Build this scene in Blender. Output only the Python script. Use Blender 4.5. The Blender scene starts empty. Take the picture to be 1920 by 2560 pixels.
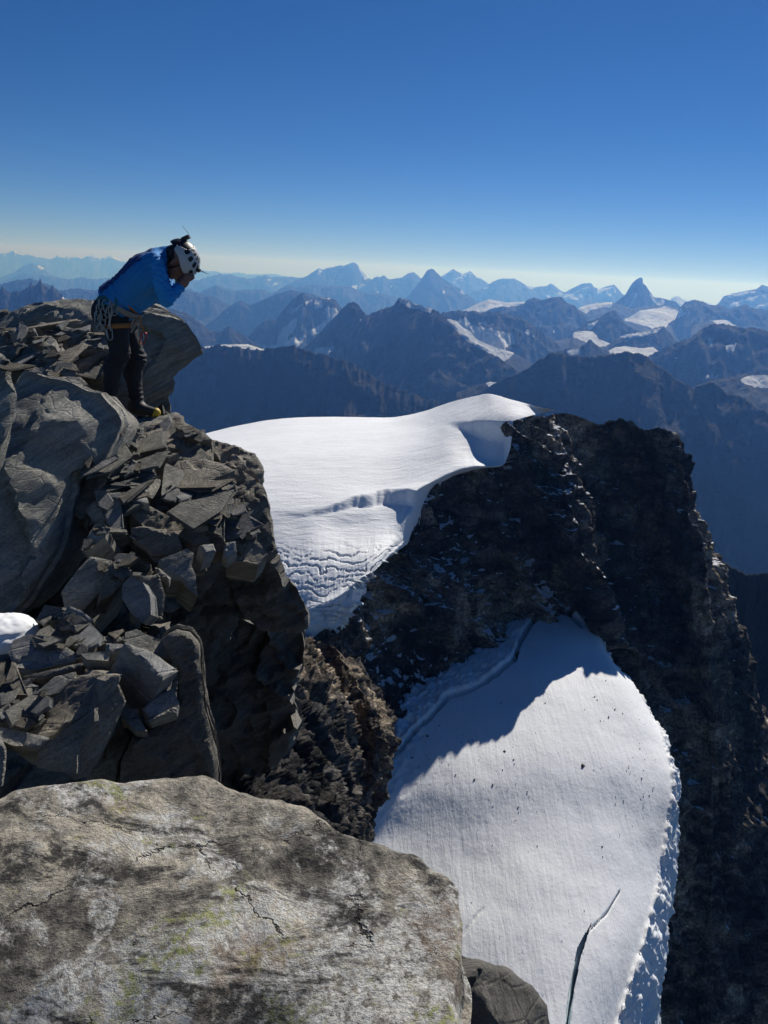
import bpy, bmesh, math, random
import numpy as np
from mathutils import Matrix, Vector
from mathutils.geometry import delaunay_2d_cdt
from mathutils.bvhtree import BVHTree

scene = bpy.context.scene
COL = scene.collection

# ------------------------------------------------------------------ camera
FPX = 1900.0                       # focal length in pixels of the 1920x2560 photograph
PITCH = math.atan((1280 - 672) / FPX)
ROLL = math.radians(3.0)
_cp, _sp = math.cos(PITCH), math.sin(PITCH)
_cr, _sr = math.cos(ROLL), math.sin(ROLL)
FWD = np.array([0, _cp, -_sp]); _UP = np.array([0, _sp, _cp]); _RT = np.array([1.0, 0, 0])
CRT = _cr * _RT + _sr * _UP
CUP = -_sr * _RT + _cr * _UP
cam_d = bpy.data.cameras.new('camera'); cam = bpy.data.objects.new('camera', cam_d); COL.objects.link(cam)
cam_d.sensor_width = 36.0; cam_d.lens = FPX / 2560 * 36.0
cam_d.clip_start = 0.05; cam_d.clip_end = 600000.0
cam.matrix_world = Matrix(((CRT[0], CUP[0], -FWD[0], 0), (CRT[1], CUP[1], -FWD[1], 0), (CRT[2], CUP[2], -FWD[2], 0), (0, 0, 0, 1)))
scene.camera = cam

# ------------------------------------------------------------------ light
SUN_AZ, SUN_EL = math.radians(26.0), math.radians(40.0)      # azimuth to the right of the view direction
SUN = np.array([math.sin(SUN_AZ) * math.cos(SUN_EL), math.cos(SUN_AZ) * math.cos(SUN_EL), math.sin(SUN_EL)])
world = bpy.data.worlds.new('World'); scene.world = world; world.use_nodes = True
wn = world.node_tree; wn.nodes.clear()
wo = wn.nodes.new('ShaderNodeOutputWorld'); wb = wn.nodes.new('ShaderNodeBackground'); sky = wn.nodes.new('ShaderNodeTexSky')
sky.sky_type = 'NISHITA'; sky.sun_disc = False; sky.sun_elevation = SUN_EL; sky.sun_rotation = SUN_AZ
sky.altitude = 4400.0; sky.air_density = 1.0; sky.dust_density = 0.3; sky.ozone_density = 4.0
wb.inputs['Strength'].default_value = 0.058
hsv = wn.nodes.new('ShaderNodeHueSaturation'); hsv.inputs['Saturation'].default_value = 1.24; hsv.inputs['Value'].default_value = 1.0
wn.links.new(sky.outputs['Color'], hsv.inputs['Color']); tint = wn.nodes.new('ShaderNodeMix'); tint.data_type = 'RGBA'; tint.blend_type = 'MULTIPLY'; tint.inputs[0].default_value = 1.0; tint.inputs[7].default_value = (0.90, 0.91, 1.05, 1)
wn.links.new(hsv.outputs['Color'], tint.inputs[6]); wn.links.new(tint.outputs[2], wb.inputs['Color']); wn.links.new(wb.outputs['Background'], wo.inputs['Surface'])
sl = bpy.data.lights.new('sun', 'SUN'); sl.energy = 4.8; sl.angle = math.radians(0.5); sl.color = (1.0, 0.955, 0.89)
so = bpy.data.objects.new('sun', sl); COL.objects.link(so)
so.rotation_euler = Vector(SUN).to_track_quat('Z', 'Y').to_euler()
so.location = (0, 0, 40)
vs = scene.view_settings
vs.view_transform = 'Standard'; vs.look = 'None'; vs.gamma = 1.0; vs.exposure = 0.0; vs.use_curve_mapping = False
scene.cycles.use_denoising = True
scene.cycles.max_bounces = 6; scene.cycles.diffuse_bounces = 3; scene.cycles.volume_bounces = 0
scene.cycles.glossy_bounces = 2; scene.cycles.transmission_bounces = 2
scene.cycles.caustics_reflective = False; scene.cycles.caustics_refractive = False

# ------------------------------------------------------------------ helpers: rays, noise, meshes
def ray(u, v):
    u = np.asarray(u, float); v = np.asarray(v, float)
    x = (u - 960) / FPX; y = -(v - 1280) / FPX
    return FWD + x[..., None] * CRT + y[..., None] * CUP
def P(u, v, Y):                     # the point that stands at depth Y (metres north) where the photograph shows (u, v)
    d = ray(u, v); Y = np.asarray(Y, float)
    return d * (Y / d[..., 1])[..., None]
def proj(p):                        # world points -> photograph pixels
    d = p @ FWD; d = np.where(d > 1e-3, d, 1e-3)
    return 960 + FPX * (p @ CRT) / d, 1280 - FPX * (p @ CUP) / d

_rng = np.random.default_rng(7)
_TAB = _rng.random(64 * 64 * 64, dtype=np.float32)
_ROT = np.array([[0.36, 0.48, -0.8], [-0.8, 0.6, 0.0], [0.48, 0.64, 0.6]], np.float32)
def vnoise(p):
    i = np.floor(p); f = (p - i).astype(np.float32); i = i.astype(np.int64)
    f = f * f * f * (f * (f * 6 - 15) + 10)
    x0 = (i[:, 0] & 63) << 12; x1 = ((i[:, 0] + 1) & 63) << 12
    y0 = (i[:, 1] & 63) << 6; y1 = ((i[:, 1] + 1) & 63) << 6
    z0 = i[:, 2] & 63; z1 = (i[:, 2] + 1) & 63
    fx, fy, fz = f[:, 0], f[:, 1], f[:, 2]
    def L(xx, yy):
        a = _TAB[xx + yy + z0]; return a + (_TAB[xx + yy + z1] - a) * fz
    a = L(x0, y0); a = a + (L(x0, y1) - a) * fy
    b = L(x1, y0); b = b + (L(x1, y1) - b) * fy
    return (a + (b - a) * fx) * 2 - 1
def fbm(p, octv=4, gain=0.5, seed=0.0, ridged=False, lac=2.07):
    p = np.asarray(p, np.float32) + np.float32(seed * 17.13 + 3.7)
    s = np.zeros(len(p), np.float32); a = 1.0; n = 0.0
    for k in range(octv):
        v = vnoise(p)
        if ridged: v = 1 - 2 * np.abs(v)
        s += a * v; n += a; a *= gain
        p = (p @ _ROT) * lac + 11.3
    return s / n
def worley(p, seed=0, jit=0.9):     # nearest cell: F1, F2, random vector of the cell, offset from its point
    p = np.asarray(p, np.float32) + np.float32(seed * 5.31)
    i = np.floor(p).astype(np.int64); N = len(p)
    f1 = np.full(N, 1e9, np.float32); f2 = f1.copy(); rid = np.zeros((N, 3), np.float32); off = np.zeros((N, 3), np.float32)
    for dx in (-1, 0, 1):
        for dy in (-1, 0, 1):
            for dz in (-1, 0, 1):
                c = i + np.array([dx, dy, dz])
                h = (c[:, 0] & 63) << 12 | (c[:, 1] & 63) << 6 | (c[:, 2] & 63)
                r = np.stack([_TAB[h], _TAB[(h * 7 + 12345) & 262143], _TAB[(h * 13 + 54321) & 262143]], 1)
                q = c + 0.5 + (r - 0.5) * jit
                d = p - q; dd = np.einsum('ij,ij->i', d, d).astype(np.float32)
                m = dd < f1
                f2 = np.where(m, f1, np.minimum(f2, dd)); f1 = np.where(m, dd, f1)
                rid[m] = r[m]; off[m] = d[m]
    return np.sqrt(f1), np.sqrt(f2), rid, off
def smooth(a, b, x):
    t = np.clip((x - a) / (b - a), 0, 1); return t * t * (3 - 2 * t)

def mk(name, verts, faces, mat=None, parent=None, flat=False, attrs=None, **props):
    verts = np.asarray(verts, np.float32); me = bpy.data.meshes.new(name)
    if not isinstance(faces, (list, tuple)) or (len(faces) and isinstance(faces[0], np.ndarray)):
        fl = list(faces) if isinstance(faces, (list, tuple)) else [faces]
    else:
        fl = None
    if fl is None:
        me.from_pydata(verts.tolist(), [], faces)
    else:
        idx = np.concatenate([f.ravel() for f in fl]).astype(np.int32)
        tot = np.concatenate([np.full(len(f), f.shape[1]) for f in fl]).astype(np.int32)
        st = np.concatenate([[0], np.cumsum(tot)[:-1]]).astype(np.int32)
        me.vertices.add(len(verts)); me.vertices.foreach_set('co', verts.ravel())
        me.loops.add(len(idx)); me.loops.foreach_set('vertex_index', idx)
        me.polygons.add(len(tot)); me.polygons.foreach_set('loop_start', st)
        me.update(calc_edges=True); me.validate()
    if not flat:
        me.polygons.foreach_set('use_smooth', np.ones(len(me.polygons), bool))
    for k, a in (attrs or {}).items():
        at = me.attributes.new(k, 'FLOAT', 'POINT'); at.data.foreach_set('value', np.asarray(a, np.float32))
    if mat is not None: me.materials.append(mat)
    o = bpy.data.objects.new(name, me); COL.objects.link(o)
    if parent is not None: o.parent = parent
    for k, a in props.items(): o[k] = a
    return o
def tag(o, label, cat=None, group=None, kind=None):
    o['label'] = label
    if cat: o['category'] = cat
    if group: o['group'] = group
    if kind: o['kind'] = kind
    return o
def empty(name, loc=(0, 0, 0)):
    o = bpy.data.objects.new(name, None); o.location = loc; COL.objects.link(o); return o
def gfaces(M, N, flip=False, wrap=False):
    a = np.arange(M * N).reshape(M, N)
    if wrap: a = np.concatenate([a, a[:, :1]], 1)
    f = np.stack([a[:-1, :-1], a[:-1, 1:], a[1:, 1:], a[1:, :-1]], -1).reshape(-1, 4)
    return f[:, ::-1].copy() if flip else f
def catmull(C, n):                  # resample rows of C (k, ...) to n rows
    C = np.asarray(C, float); k = len(C); t = np.linspace(0, k - 1 - 1e-9, n); i = t.astype(int); f = t - i
    f = f.reshape((-1,) + (1,) * (C.ndim - 1))
    g = lambda j: C[np.clip(i + j, 0, k - 1)]
    p0, p1, p2, p3 = g(-1), g(0), g(1), g(2)
    p0 = np.where((i == 0).reshape(f.shape), 2 * p1 - p2, p0); p3 = np.where((i == k - 2).reshape(f.shape), 2 * p2 - p1, p3)
    return 0.5 * (2 * p1 + (p2 - p0) * f + (2 * p0 - 5 * p1 + 4 * p2 - p3) * f ** 2 + (3 * p1 - p0 - 3 * p2 + p3) * f ** 3)
def loft(C, M, N):                  # control grid (m, n, 3) -> dense grid (M, N, 3)
    A = catmull(C, M); A = catmull(np.swapaxes(A, 0, 1), N); return np.swapaxes(A, 0, 1)
def gnormals(G):
    du = np.gradient(G, axis=1); dv = np.gradient(G, axis=0)
    n = np.cross(du, dv); return n / np.maximum(np.linalg.norm(n, axis=-1, keepdims=True), 1e-9)
def PG(rows):                       # rows of (u, v, Y) -> world control grid
    a = np.array(rows, float); return P(a[..., 0], a[..., 1], a[..., 2])
def inpoly(u, v, poly):
    poly = np.asarray(poly, float); r = np.zeros(len(u), bool); j = len(poly) - 1
    for i in range(len(poly)):
        xi, yi = poly[i]; xj, yj = poly[j]
        c = ((yi > v) != (yj > v)) & (u < (xj - xi) * (v - yi) / (yj - yi + 1e-12) + xi)
        r ^= c; j = i
    return r

# ------------------------------------------------------------------ materials
def newmat(name):
    m = bpy.data.materials.new(name); m.use_nodes = True; nt = m.node_tree
    b = nt.nodes['Principled BSDF']; return m, nt, b
class NB:                           # small node-building helper
    def __init__(s, nt): s.nt = nt
    def n(s, typ, **kw):
        x = s.nt.nodes.new(typ)
        for k, v in kw.items(): setattr(x, k, v)
        return x
    def l(s, a, b): s.nt.links.new(a, b)
    def coord(s, kind='Object'): return s.n('ShaderNodeTexCoord').outputs[kind]
    def mapping(s, vec, scale=(1, 1, 1), rot=(0, 0, 0), loc=(0, 0, 0)):
        m = s.n('ShaderNodeMapping'); m.inputs['Scale'].default_value = scale; m.inputs['Rotation'].default_value = rot; m.inputs['Location'].default_value = loc
        s.l(vec, m.inputs['Vector']); return m.outputs[0]
    def noise(s, vec, scale, detail=6, rough=0.6, dist=0.0, out='Fac'):
        x = s.n('ShaderNodeTexNoise'); x.inputs['Scale'].default_value = scale; x.inputs['Detail'].default_value = detail
        x.inputs['Roughness'].default_value = rough; x.inputs['Distortion'].default_value = dist
        s.l(vec, x.inputs['Vector']); return x.outputs[out]
    def vor(s, vec, scale, feature='F1', out='Distance', rand=1.0):
        x = s.n('ShaderNodeTexVoronoi'); x.feature = feature; x.inputs['Scale'].default_value = scale; x.inputs['Randomness'].default_value = rand
        s.l(vec, x.inputs['Vector']); return x.outputs[out]
    def ramp(s, fac, stops, interp='LINEAR'):
        r = s.n('ShaderNodeValToRGB'); cr = r.color_ramp; cr.interpolation = interp
        while len(cr.elements) < len(stops): cr.elements.new(0.5)
        for e, (p, c) in zip(cr.elements, stops):
            e.position = p; e.color = (c, c, c, 1) if not isinstance(c, tuple) else (*c, 1)
        s.l(fac, r.inputs['Fac']); return r.outputs['Color']
    def mix(s, fac, a, b, mode='MIX'):
        m = s.n('ShaderNodeMix', data_type='RGBA', blend_type=mode)
        for sock, val in ((m.inputs[0], fac), (m.inputs[6], a), (m.inputs[7], b)):
            if hasattr(val, 'links'): s.l(val, sock)
            elif isinstance(val, tuple): sock.default_value = (*val, 1)
            elif sock.type == "VALUE": sock.default_value = val
            else: sock.default_value = (val, val, val, 1)
        return m.outputs[2]
    def math(s, op, a, b=None, c=None):
        m = s.n('ShaderNodeMath', operation=op)
        for k, val in enumerate((a, b, c)):
            if val is None: continue
            if hasattr(val, 'links'): s.l(val, m.inputs[k])
            else: m.inputs[k].default_value = val
        return m.outputs[0]
    def bump(s, h, strength=0.5, dist=0.05, normal=None):
        b = s.n('ShaderNodeBump'); b.inputs['Strength'].default_value = strength; b.inputs['Distance'].default_value = dist
        s.l(h, b.inputs['Height'])
        if normal is not None: s.l(normal, b.inputs['Normal'])
        return b.outputs[0]
    def attr(s, name): return s.n('ShaderNodeAttribute', attribute_name=name).outputs['Fac']
# ------------------------------------------------------------------ far mountains
def mat_mountain():
    m, nt, b = newmat('mountain_rock'); k = NB(nt); co = k.coord('Object')
    n1 = k.noise(co, 0.0022, 8, 0.62); n2 = k.noise(co, 0.012, 6, 0.65)
    rock = k.ramp(n1, [(0.3, (0.016, 0.016, 0.017)), (0.55, (0.032, 0.031, 0.031)), (0.75, (0.062, 0.057, 0.052))])
    s = k.attr('snow')
    t = k.math('ADD', s, k.math('MULTIPLY', k.math('SUBTRACT', n2, 0.5), 0.9))
    f = k.ramp(t, [(0.46, 0.0), (0.56, 1.0)])
    k.l(k.mix(f, rock, (0.64, 0.66, 0.70)), b.inputs['Base Color'])
    b.inputs['Roughness'].default_value = 0.9; b.inputs['Specular IOR Level'].default_value = 0.15
    h = k.noise(co, 0.008, 8, 0.68)
    h2 = k.noise(co, 0.0028, 6, 0.6)
    h = k.math('ADD', h, k.math('MULTIPLY', h2, 2.2))
    k.l(k.bump(h, 0.8, 70.0), b.inputs['Normal'])
    return m
M_MOUNT = mat_mountain()

def mountain(label, pts, Y,  W=2600., slope=0.75, amp=260., jag=25., snow=(), hs=None, seed=0, dens=2.6, nF=56, ang=0.0, ends=0.25, mat=None, fleck=0.0):
    pts = np.array(pts, float)
    if pts.shape[1] == 2:
        yy = np.full(len(pts), float(Y)) if np.isscalar(Y) else np.interp(np.arange(len(pts)), np.linspace(0, len(pts) - 1, len(Y)), Y)
    else: yy = pts[:, 2]
    wpx = pts[-1, 0] - pts[0, 0]; nS = int(max(60, wpx / dens))
    R0 = P(pts[:, 0], pts[:, 1], yy)
    sc = np.concatenate([[0], np.cumsum(np.linalg.norm(np.diff(R0[:, :2], axis=0), axis=1))])
    s = np.linspace(0, sc[-1], nS)
    R = np.stack([np.interp(s, sc, R0[:, k]) for k in range(3)], 1)
    # taper beyond both ends so that the ridge closes as a mountain
    ext = W * ends; ne = 14
    def endrow(p, d):
        q = np.linspace(1, 0, ne, endpoint=False)[:, None] if d < 0 else np.linspace(0, 1, ne + 1)[1:, None]
        tang = (R[1] - R[0]) if d < 0 else (R[-1] - R[-2]); tang = tang.copy(); tang[2] = 0; tang /= np.linalg.norm(tang) + 1e-9
        o = p + d * tang * q * ext; o[:, 2] -= (q[:, 0] ** 1.1) * ext * slope * 1.1; return o
    R = np.concatenate([endrow(R[0], -1), R, endrow(R[-1], 1)]); nS = len(R)
    a = np.concatenate([[0], np.cumsum(np.linalg.norm(np.diff(R[:, :2], axis=0), axis=1))])
    kz = max(3, nS // 12) | 1; pad = np.pad(R[:, 2], kz, mode='edge'); Rs = np.convolve(pad, np.ones(kz * 2 + 1) / (kz * 2 + 1), 'valid')
    fd = -R[:, :2] / np.linalg.norm(R[:, :2], axis=1, keepdims=True)
    cr, sr = math.cos(ang), math.sin(ang); fd = np.stack([cr * fd[:, 0] - sr * fd[:, 1], sr * fd[:, 0] + cr * fd[:, 1]], 1)
    w = np.concatenate([-(np.linspace(1, 0, 10, endpoint=False) ** 1.4) * W * 0.5, (np.linspace(0, 1, nF) ** 1.45) * W])
    Wg, A = np.meshgrid(w, a, indexing='ij'); aw = np.abs(Wg)
    k = smooth(0, 0.75 * W, aw)
    base = R[None, :, 2] * (1 - k) + Rs[None, :] * k
    X = R[None, :, 0] + fd[None, :, 0] * Wg; Yg = R[None, :, 1] + fd[None, :, 1] * Wg
    lam = W / 4.2
    warp = fbm(np.stack([X.ravel() / lam / 1.5, Yg.ravel() / lam / 1.5, X.ravel() * 0], 1), 3, seed=seed + 3).reshape(X.shape)
    sp = fbm(np.stack([(A / lam + warp * 0.7).ravel(), (Wg / (lam * 3.2)).ravel(), np.full(X.size, seed * 1.7)], 1), 5, 0.55, seed, True).reshape(X.shape)
    ft = fbm(np.stack([X.ravel() / (lam * .22), Yg.ravel() / (lam * .22), X.ravel() * 0 + seed], 1), 4, 0.55, seed + 9, True).reshape(X.shape)
    jg = fbm(np.stack([(A / (lam * 0.10)).ravel(), (Wg / (lam * 0.35)).ravel(), X.ravel() * 0 + seed], 1), 4, 0.6, seed + 5, True).reshape(X.shape)
    Z = base - slope * aw * (1.12 - 0.3 * aw / W) + amp * smooth(0, 0.28 * W, aw) * (sp - 0.35) + amp * 0.26 * smooth(0, .05 * W, aw) * ft + 1.7 * jag * jg * (1 - 0.6 * smooth(0, 0.3 * W, aw))
    V = np.stack([X, Yg, Z], -1)
    u, v = proj(V.reshape(-1, 3)); sn = np.zeros(X.size, np.float32)
    wob = fbm(np.stack([u / 16, v / 16, u * 0 + seed], 1), 3, seed=seed) * 5
    for poly in snow:
        sn[inpoly(u + wob, v + wob * .6, poly)] = 1.0
    sn = sn.reshape(X.shape)
    if fleck: sn = np.maximum(sn, fleck * smooth(0.30, -0.25, sp) * smooth(0.85 * W, 0.25 * W, aw) * (Wg > 0))
    if hs is not None:               # permanent snow: high and not too steep
        nrm = gnormals(V); nz = np.abs(nrm[..., 2])
        sn = np.maximum(sn, smooth(0.0, 1.0, (Z - hs[0]) / hs[1]) * smooth(hs[2], hs[2] + 0.15, nz + 0.10 * ft))
    sn = (sn + np.roll(sn, 1, 0) + np.roll(sn, -1, 0) + np.roll(sn, 1, 1) + np.roll(sn, -1, 1)) / 5
    o = mk('mountain', V.reshape(-1, 3), gfaces(*X.shape, flip=True), mat or M_MOUNT, attrs={'snow': sn.ravel()})
    o['kind'] = 'structure'; o['label'] = label
    return o

# valley ground that carries everything, out to the horizon
def valley_ground():
    n = 240; r = np.linspace(0, 1, n) ** 2.0 * 98000; th = np.linspace(-1.35, 1.35, 160)
    Rg, T = np.meshgrid(r, th, indexing='ij'); X = np.sin(T) * Rg; Yg = np.cos(T) * Rg - 6000
    z = -2550 + 330 * fbm(np.stack([X.ravel() / 2600, Yg.ravel() / 2600, X.ravel() * 0], 1), 6, 0.5, 2, True).reshape(X.shape)
    z = np.where(Yg < 1500, z - 300, z)
    u = np.zeros(X.size, np.float32)
    o = mk('valley_ground', np.stack([X, Yg, z], -1).reshape(-1, 3), gfaces(*X.shape, flip=True), M_MOUNT, attrs={'snow': u})
    o['kind'] = 'structure'
valley_ground()

K = 1000.
mountain('farthest pale range along the horizon, snow on its tops, left of the climber',
  [(-90,642),(-40,640),(0,636),(20,634),(35,627),(48,635),(75,637),(100,643),(125,650),(145,640),(160,643),(180,640),(205,646),(230,637),(250,647),(277,640),(300,652),(330,660),(380,668),(440,671),(500,677),(540,680),(560,684),(600,683),(620,688),(660,687),(685,686),(720,693),(760,696),(900,706)],
  62*K, 9000, 0.42, 900, 60, hs=(-900, 700, 0.72), seed=1, dens=2.2)
mountain('pale blue dark-topped ridge below the farthest snowy range at far left',
  [(-80,690),(-20,700),(30,684),(62,664),(82,659),(104,668),(130,690),(170,700),(230,712)], 44*K, 7000, 0.45, 700, 40, snow=[[(88,664),(112,662),(118,672),(100,674)]], seed=2)
mountain('long low bluish ridge behind the climber, middle distance at left',
  [(-80,720),(0,706),(30,696),(65,684),(110,690),(140,695),(170,701),(205,694),(240,701),(270,696),(330,700),(400,704),(460,696),(490,703),(520,693),(548,686),(560,689),(575,686),(590,692),(620,698),(665,689),(680,695),(700,693),(760,697),(800,705)],
  35*K, 6500, 0.5, 700, 40, snow=[[(672,712),(704,704),(700,708),(678,714)],[(664,697),(680,696),(678,699),(665,700)]], seed=3)
mountain('broad blue peak with a pointed summit and white right edge on the skyline',
  [(735,705),(765,692),(785,678),(797,672),(806,675),(820,670),(840,667),(848,664),(858,666),(872,660),(885,656),(893,662),(905,677),(918,694),(940,705)],
  30*K, 5200, 0.62, 520, 22, snow=[[(893,664),(905,677),(920,696),(912,700),(903,684)],[(852,717),(885,716),(915,709),(905,722),(880,728)],[(797,674),(806,678),(797,688),(790,684)]], seed=4)
mountain('small far skyline peak between the pointed summit and the dark pyramid',
  [(905,712),(925,703),(940,692),(950,693),(960,690),(975,700),(992,697),(1010,692),(1022,684),(1034,682),(1046,690),(1056,700),(1075,715)],
  29*K, 4500, 0.6, 450, 25, snow=[[(905,708),(915,712),(900,724),(896,716)],[(968,712),(985,718),(975,722)],[(945,728),(958,730),(944,734)]], seed=5)
mountain('dark blue pyramid peak rising left of the twin summits',
  [(1005,755),(1025,735),(1045,710),(1060,688),(1068,677),(1077,672),(1085,675),(1098,688),(1115,703),(1130,712),(1150,722),(1165,735),(1185,750)],
  22*K, 3600, 0.8, 330, 14, snow=[[(1102,728),(1118,725),(1108,733)],[(1152,723),(1170,733),(1160,737),(1150,732)]], seed=6)
mountain('twin pointed summits on the skyline right of the dark pyramid',
  [(1085,705),(1105,690),(1120,681),(1133,673),(1142,679),(1158,686),(1167,683),(1175,678),(1184,686),(1200,695),(1220,709),(1240,720)],
  33*K, 4800, 0.62, 420, 16, hs=(-700, 500, 0.8), seed=7)
mountain('rounded blue dome mountain on the skyline with small snow fields',
  [(1190,728),(1215,717),(1235,703),(1255,697),(1285,697),(1300,705),(1316,715),(1335,719),(1350,717),(1366,716),(1377,709),(1388,716),(1402,728),(1420,735)],
  30*K, 4800, 0.6, 400, 16, snow=[[(1212,716),(1224,712),(1222,720),(1208,724)],[(1310,715),(1340,717),(1330,724)],[(1360,738),(1402,730),(1420,745),(1380,750)]], seed=8)
mountain('pair of snowy slanted summits left of the finger peak',
  [(1395,745),(1412,732),(1432,721),(1455,710),(1478,708),(1484,718),(1497,724),(1515,717),(1535,712),(1543,720),(1556,736),(1580,745)],
  27*K, 4300, 0.62, 380, 14, snow=[[(1400,738),(1440,727),(1472,716),(1484,724),(1450,748),(1405,752)],[(1500,722),(1530,716),(1548,730),(1500,752),(1485,742)]], seed=9)
mountain('leaning finger-shaped rock peak standing highest on the right skyline',
  [(1520,770),(1545,752),(1563,738),(1572,722),(1580,709),(1590,700),(1602,693),(1607,699),(1607,709),(1616,716),(1625,731),(1634,743),(1655,746),(1668,750),(1690,756)],
  16*K, 2600, 0.85, 230, 9, snow=[[(1622,734),(1640,744),(1662,750),(1664,762),(1630,762),(1632,748)],[(1590,735),(1602,728),(1580,765),(1566,775)]], seed=10, dens=1.6)
mountain('small snowy hump on the skyline right of the finger peak',
  [(1655,765),(1672,752),(1685,742),(1696,740),(1710,751),(1735,752),(1760,755),(1790,765)], 26*K, 3800, 0.5, 260, 10, hs=(-2500, 300, 0.6), seed=11)
mountain('broad snow-covered massif at the right edge of the skyline',
  [(1775,775),(1795,760),(1810,740),(1840,733),(1870,727),(1892,722),(1905,713),(1920,717),(1960,705),(2040,690)], 19*K, 3600, 0.62, 330, 14,
  snow=[[(1815,740),(1880,728),(1890,730),(1830,748)],[(1820,765),(1870,745),(1920,733),(1960,730),(1960,770),(1880,775)]], seed=12)
mountain('dark blue jagged ridge with rock pinnacles at far left',
  [(-90,745),(-40,735),(0,722),(8,719),(25,733),(42,729),(60,728),(70,720),(77,707),(82,717),(96,709),(101,699),(106,709),(124,726),(130,712),(136,722),(150,736),(165,746),(182,765),(205,800)],
  9*K, 2400, 0.85, 240, 16, snow=[[(150,738),(168,747),(170,755),(158,750)]], seed=13, fleck=0.25, dens=1.4)
mountain('smooth dark ridge just behind the pinnacled ridge at far left',
  [(-90,728),(0,712),(45,700),(80,698),(110,708),(150,726),(190,722),(250,727),(300,725),(380,722),(460,724),(500,735),(540,745)], 17*K, 3600, 0.6, 350, 16, seed=14)
mountain('hazy blue ridge with a scree valley just right of the climber',
  [(400,720),(440,712),(470,722),(500,732),(540,713),(565,722),(590,729),(625,725),(655,724),(680,735),(702,722),(720,713),(740,720),(780,712),(830,717),(870,717),(905,730),(960,735),(1000,745)],
  23*K, 4600, 0.58, 480, 22, snow=[[(480,735),(505,770),(530,790),(500,780)]], seed=15, fleck=0.36)
mountain('steep blue triangular ridge left of the snow-domed peak',
  [(470,880),(510,820),(540,795),(565,774),(592,755),(602,752),(625,764),(655,752),(690,737),(730,727),(780,735),(830,760)], 15*K, 3400, 0.8, 330, 14, seed=16, fleck=0.36)
mountain('low dark hillside below the scree valley, right of the overhanging outcrop',
  [(400,770),(440,778),(465,784),(490,800),(520,825),(545,835),(572,818),(600,835),(640,860)], 10*K, 2200, 0.7, 230, 14, seed=17)
mountain('snow-domed peak with a glaciered face, left of the dark pyramid',
  [(585,885),(612,856),(638,822),(662,803),(690,800),(712,772),(735,746),(757,731),(770,745),(786,749),(800,744),(822,744),(838,751),(852,770),(870,790),(900,830)],
  11*K, 2300, 0.78, 210, 12,
  snow=[[(788,750),(808,750),(806,768),(782,772)],[(802,744),(830,746),(825,749),(805,748)],[(778,748),(783,752),(740,780),(700,800),(720,785),(750,765)],[(735,795),(745,800),(735,825),(712,850),(690,855),(700,830),(720,810)],[(808,766),(840,770),(852,790),(830,815),(800,830),(760,850),(740,870),(640,875),(700,855),(770,835),(815,800),(818,785)]], seed=18, fleck=0.36, dens=1.5)
mountain('dark pyramid with a white snow edge along its right ridge',
  [(725,895),(770,862),(800,832),(830,800),(850,778),(868,762),(884,755),(896,764),(908,780),(925,798),(945,816),(975,840),(1010,862),(1060,884),(1110,912),(1160,932),(1215,968)],
  [8.6*K, 7.6*K, 6.6*K], 1900, 0.82, 170, 10,
  snow=[[(893,794),(904,798),(935,822),(968,846),(1010,866),(1062,890),(1052,892),(1000,872),(958,852),(925,830)],[(790,872),(810,868),(830,866),(845,862),(830,880),(812,892),(770,890)]], seed=19, fleck=0.36, dens=1.8, ang=-.35)
mountain('long dark shadowed ridge in front of the flat glacier, below the pyramids',
  [(380,905),(440,888),(480,873),(520,868),(555,864),(600,870),(650,876),(700,872),(735,868),(780,882),(830,894),(870,903),(910,930),(960,958),(1010,980),(1080,1000),(1140,1025)],
  [5.6*K, 5.2*K, 4.6*K], 2600, 0.8, 140, 12, seed=20, fleck=0.2, snow=[], dens=2.4)
mountain('flat grey-white glacier tongue behind the dark shadowed ridge',
  [(470,873),(520,866),(560,861),(620,861),(660,874),(720,880)], 8.4*K, 1500, 0.22, 40, 2, snow=[[(480,850),(700,850),(700,905),(480,905)]], seed=21)
mountain('rocky massif with a hanging glacier and white cap right of the dark pyramid',
  [(905,800),(930,782),(960,772),(985,765),(995,748),(1010,748),(1035,760),(1060,768),(1085,775),(1120,800),(1150,830),(1190,860),(1240,890),(1280,920),(1320,950)],
  [7.4*K, 6.6*K, 5.6*K], 2000, 0.8, 190, 10,
  snow=[[(992,748),(1008,747),(1030,757),(1060,768),(1088,772),(1075,778),(1088,786),(1060,778),(1020,764)],[(1116,798),(1140,804),(1150,815),(1170,830),(1180,845),(1230,868),(1275,880),(1250,895),(1200,872),(1165,850),(1140,825)]], seed=22, fleck=0.36, dens=1.9, ang=-.3)
mountain('ridge with a shaded ice slope beyond the hanging glacier',
  [(1080,790),(1110,782),(1150,778),(1185,780),(1210,784),(1250,782),(1285,793),(1305,796),(1330,814),(1365,838),(1400,870),(1440,905)],
  8.6*K, 2000, 0.75, 180, 12, snow=[[(1112,796),(1140,802),(1152,815),(1172,828),(1182,845),(1232,868),(1278,880),(1262,900),(1215,885),(1165,852),(1138,828)],[(1140,795),(1165,795),(1180,812),(1240,825),(1285,838),(1290,858),(1250,875),(1190,850),(1160,825)],[(1302,818),(1320,825),(1338,843),(1318,838)],[(1196,808),(1215,803),(1218,815)]], seed=23, fleck=0.36, dens=2)
mountain('white glacier plateau in the middle distance under the dome mountain',
  [(1120,790),(1160,776),(1195,758),(1220,749),(1240,752),(1265,757),(1310,755),(1350,760),(1390,770)], 15*K, 3000, 0.32, 130, 8, snow=[[(1150,775),(1220,745),(1262,754),(1320,752),(1330,775),(1260,775),(1220,785),(1165,780)]], seed=24)
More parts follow.
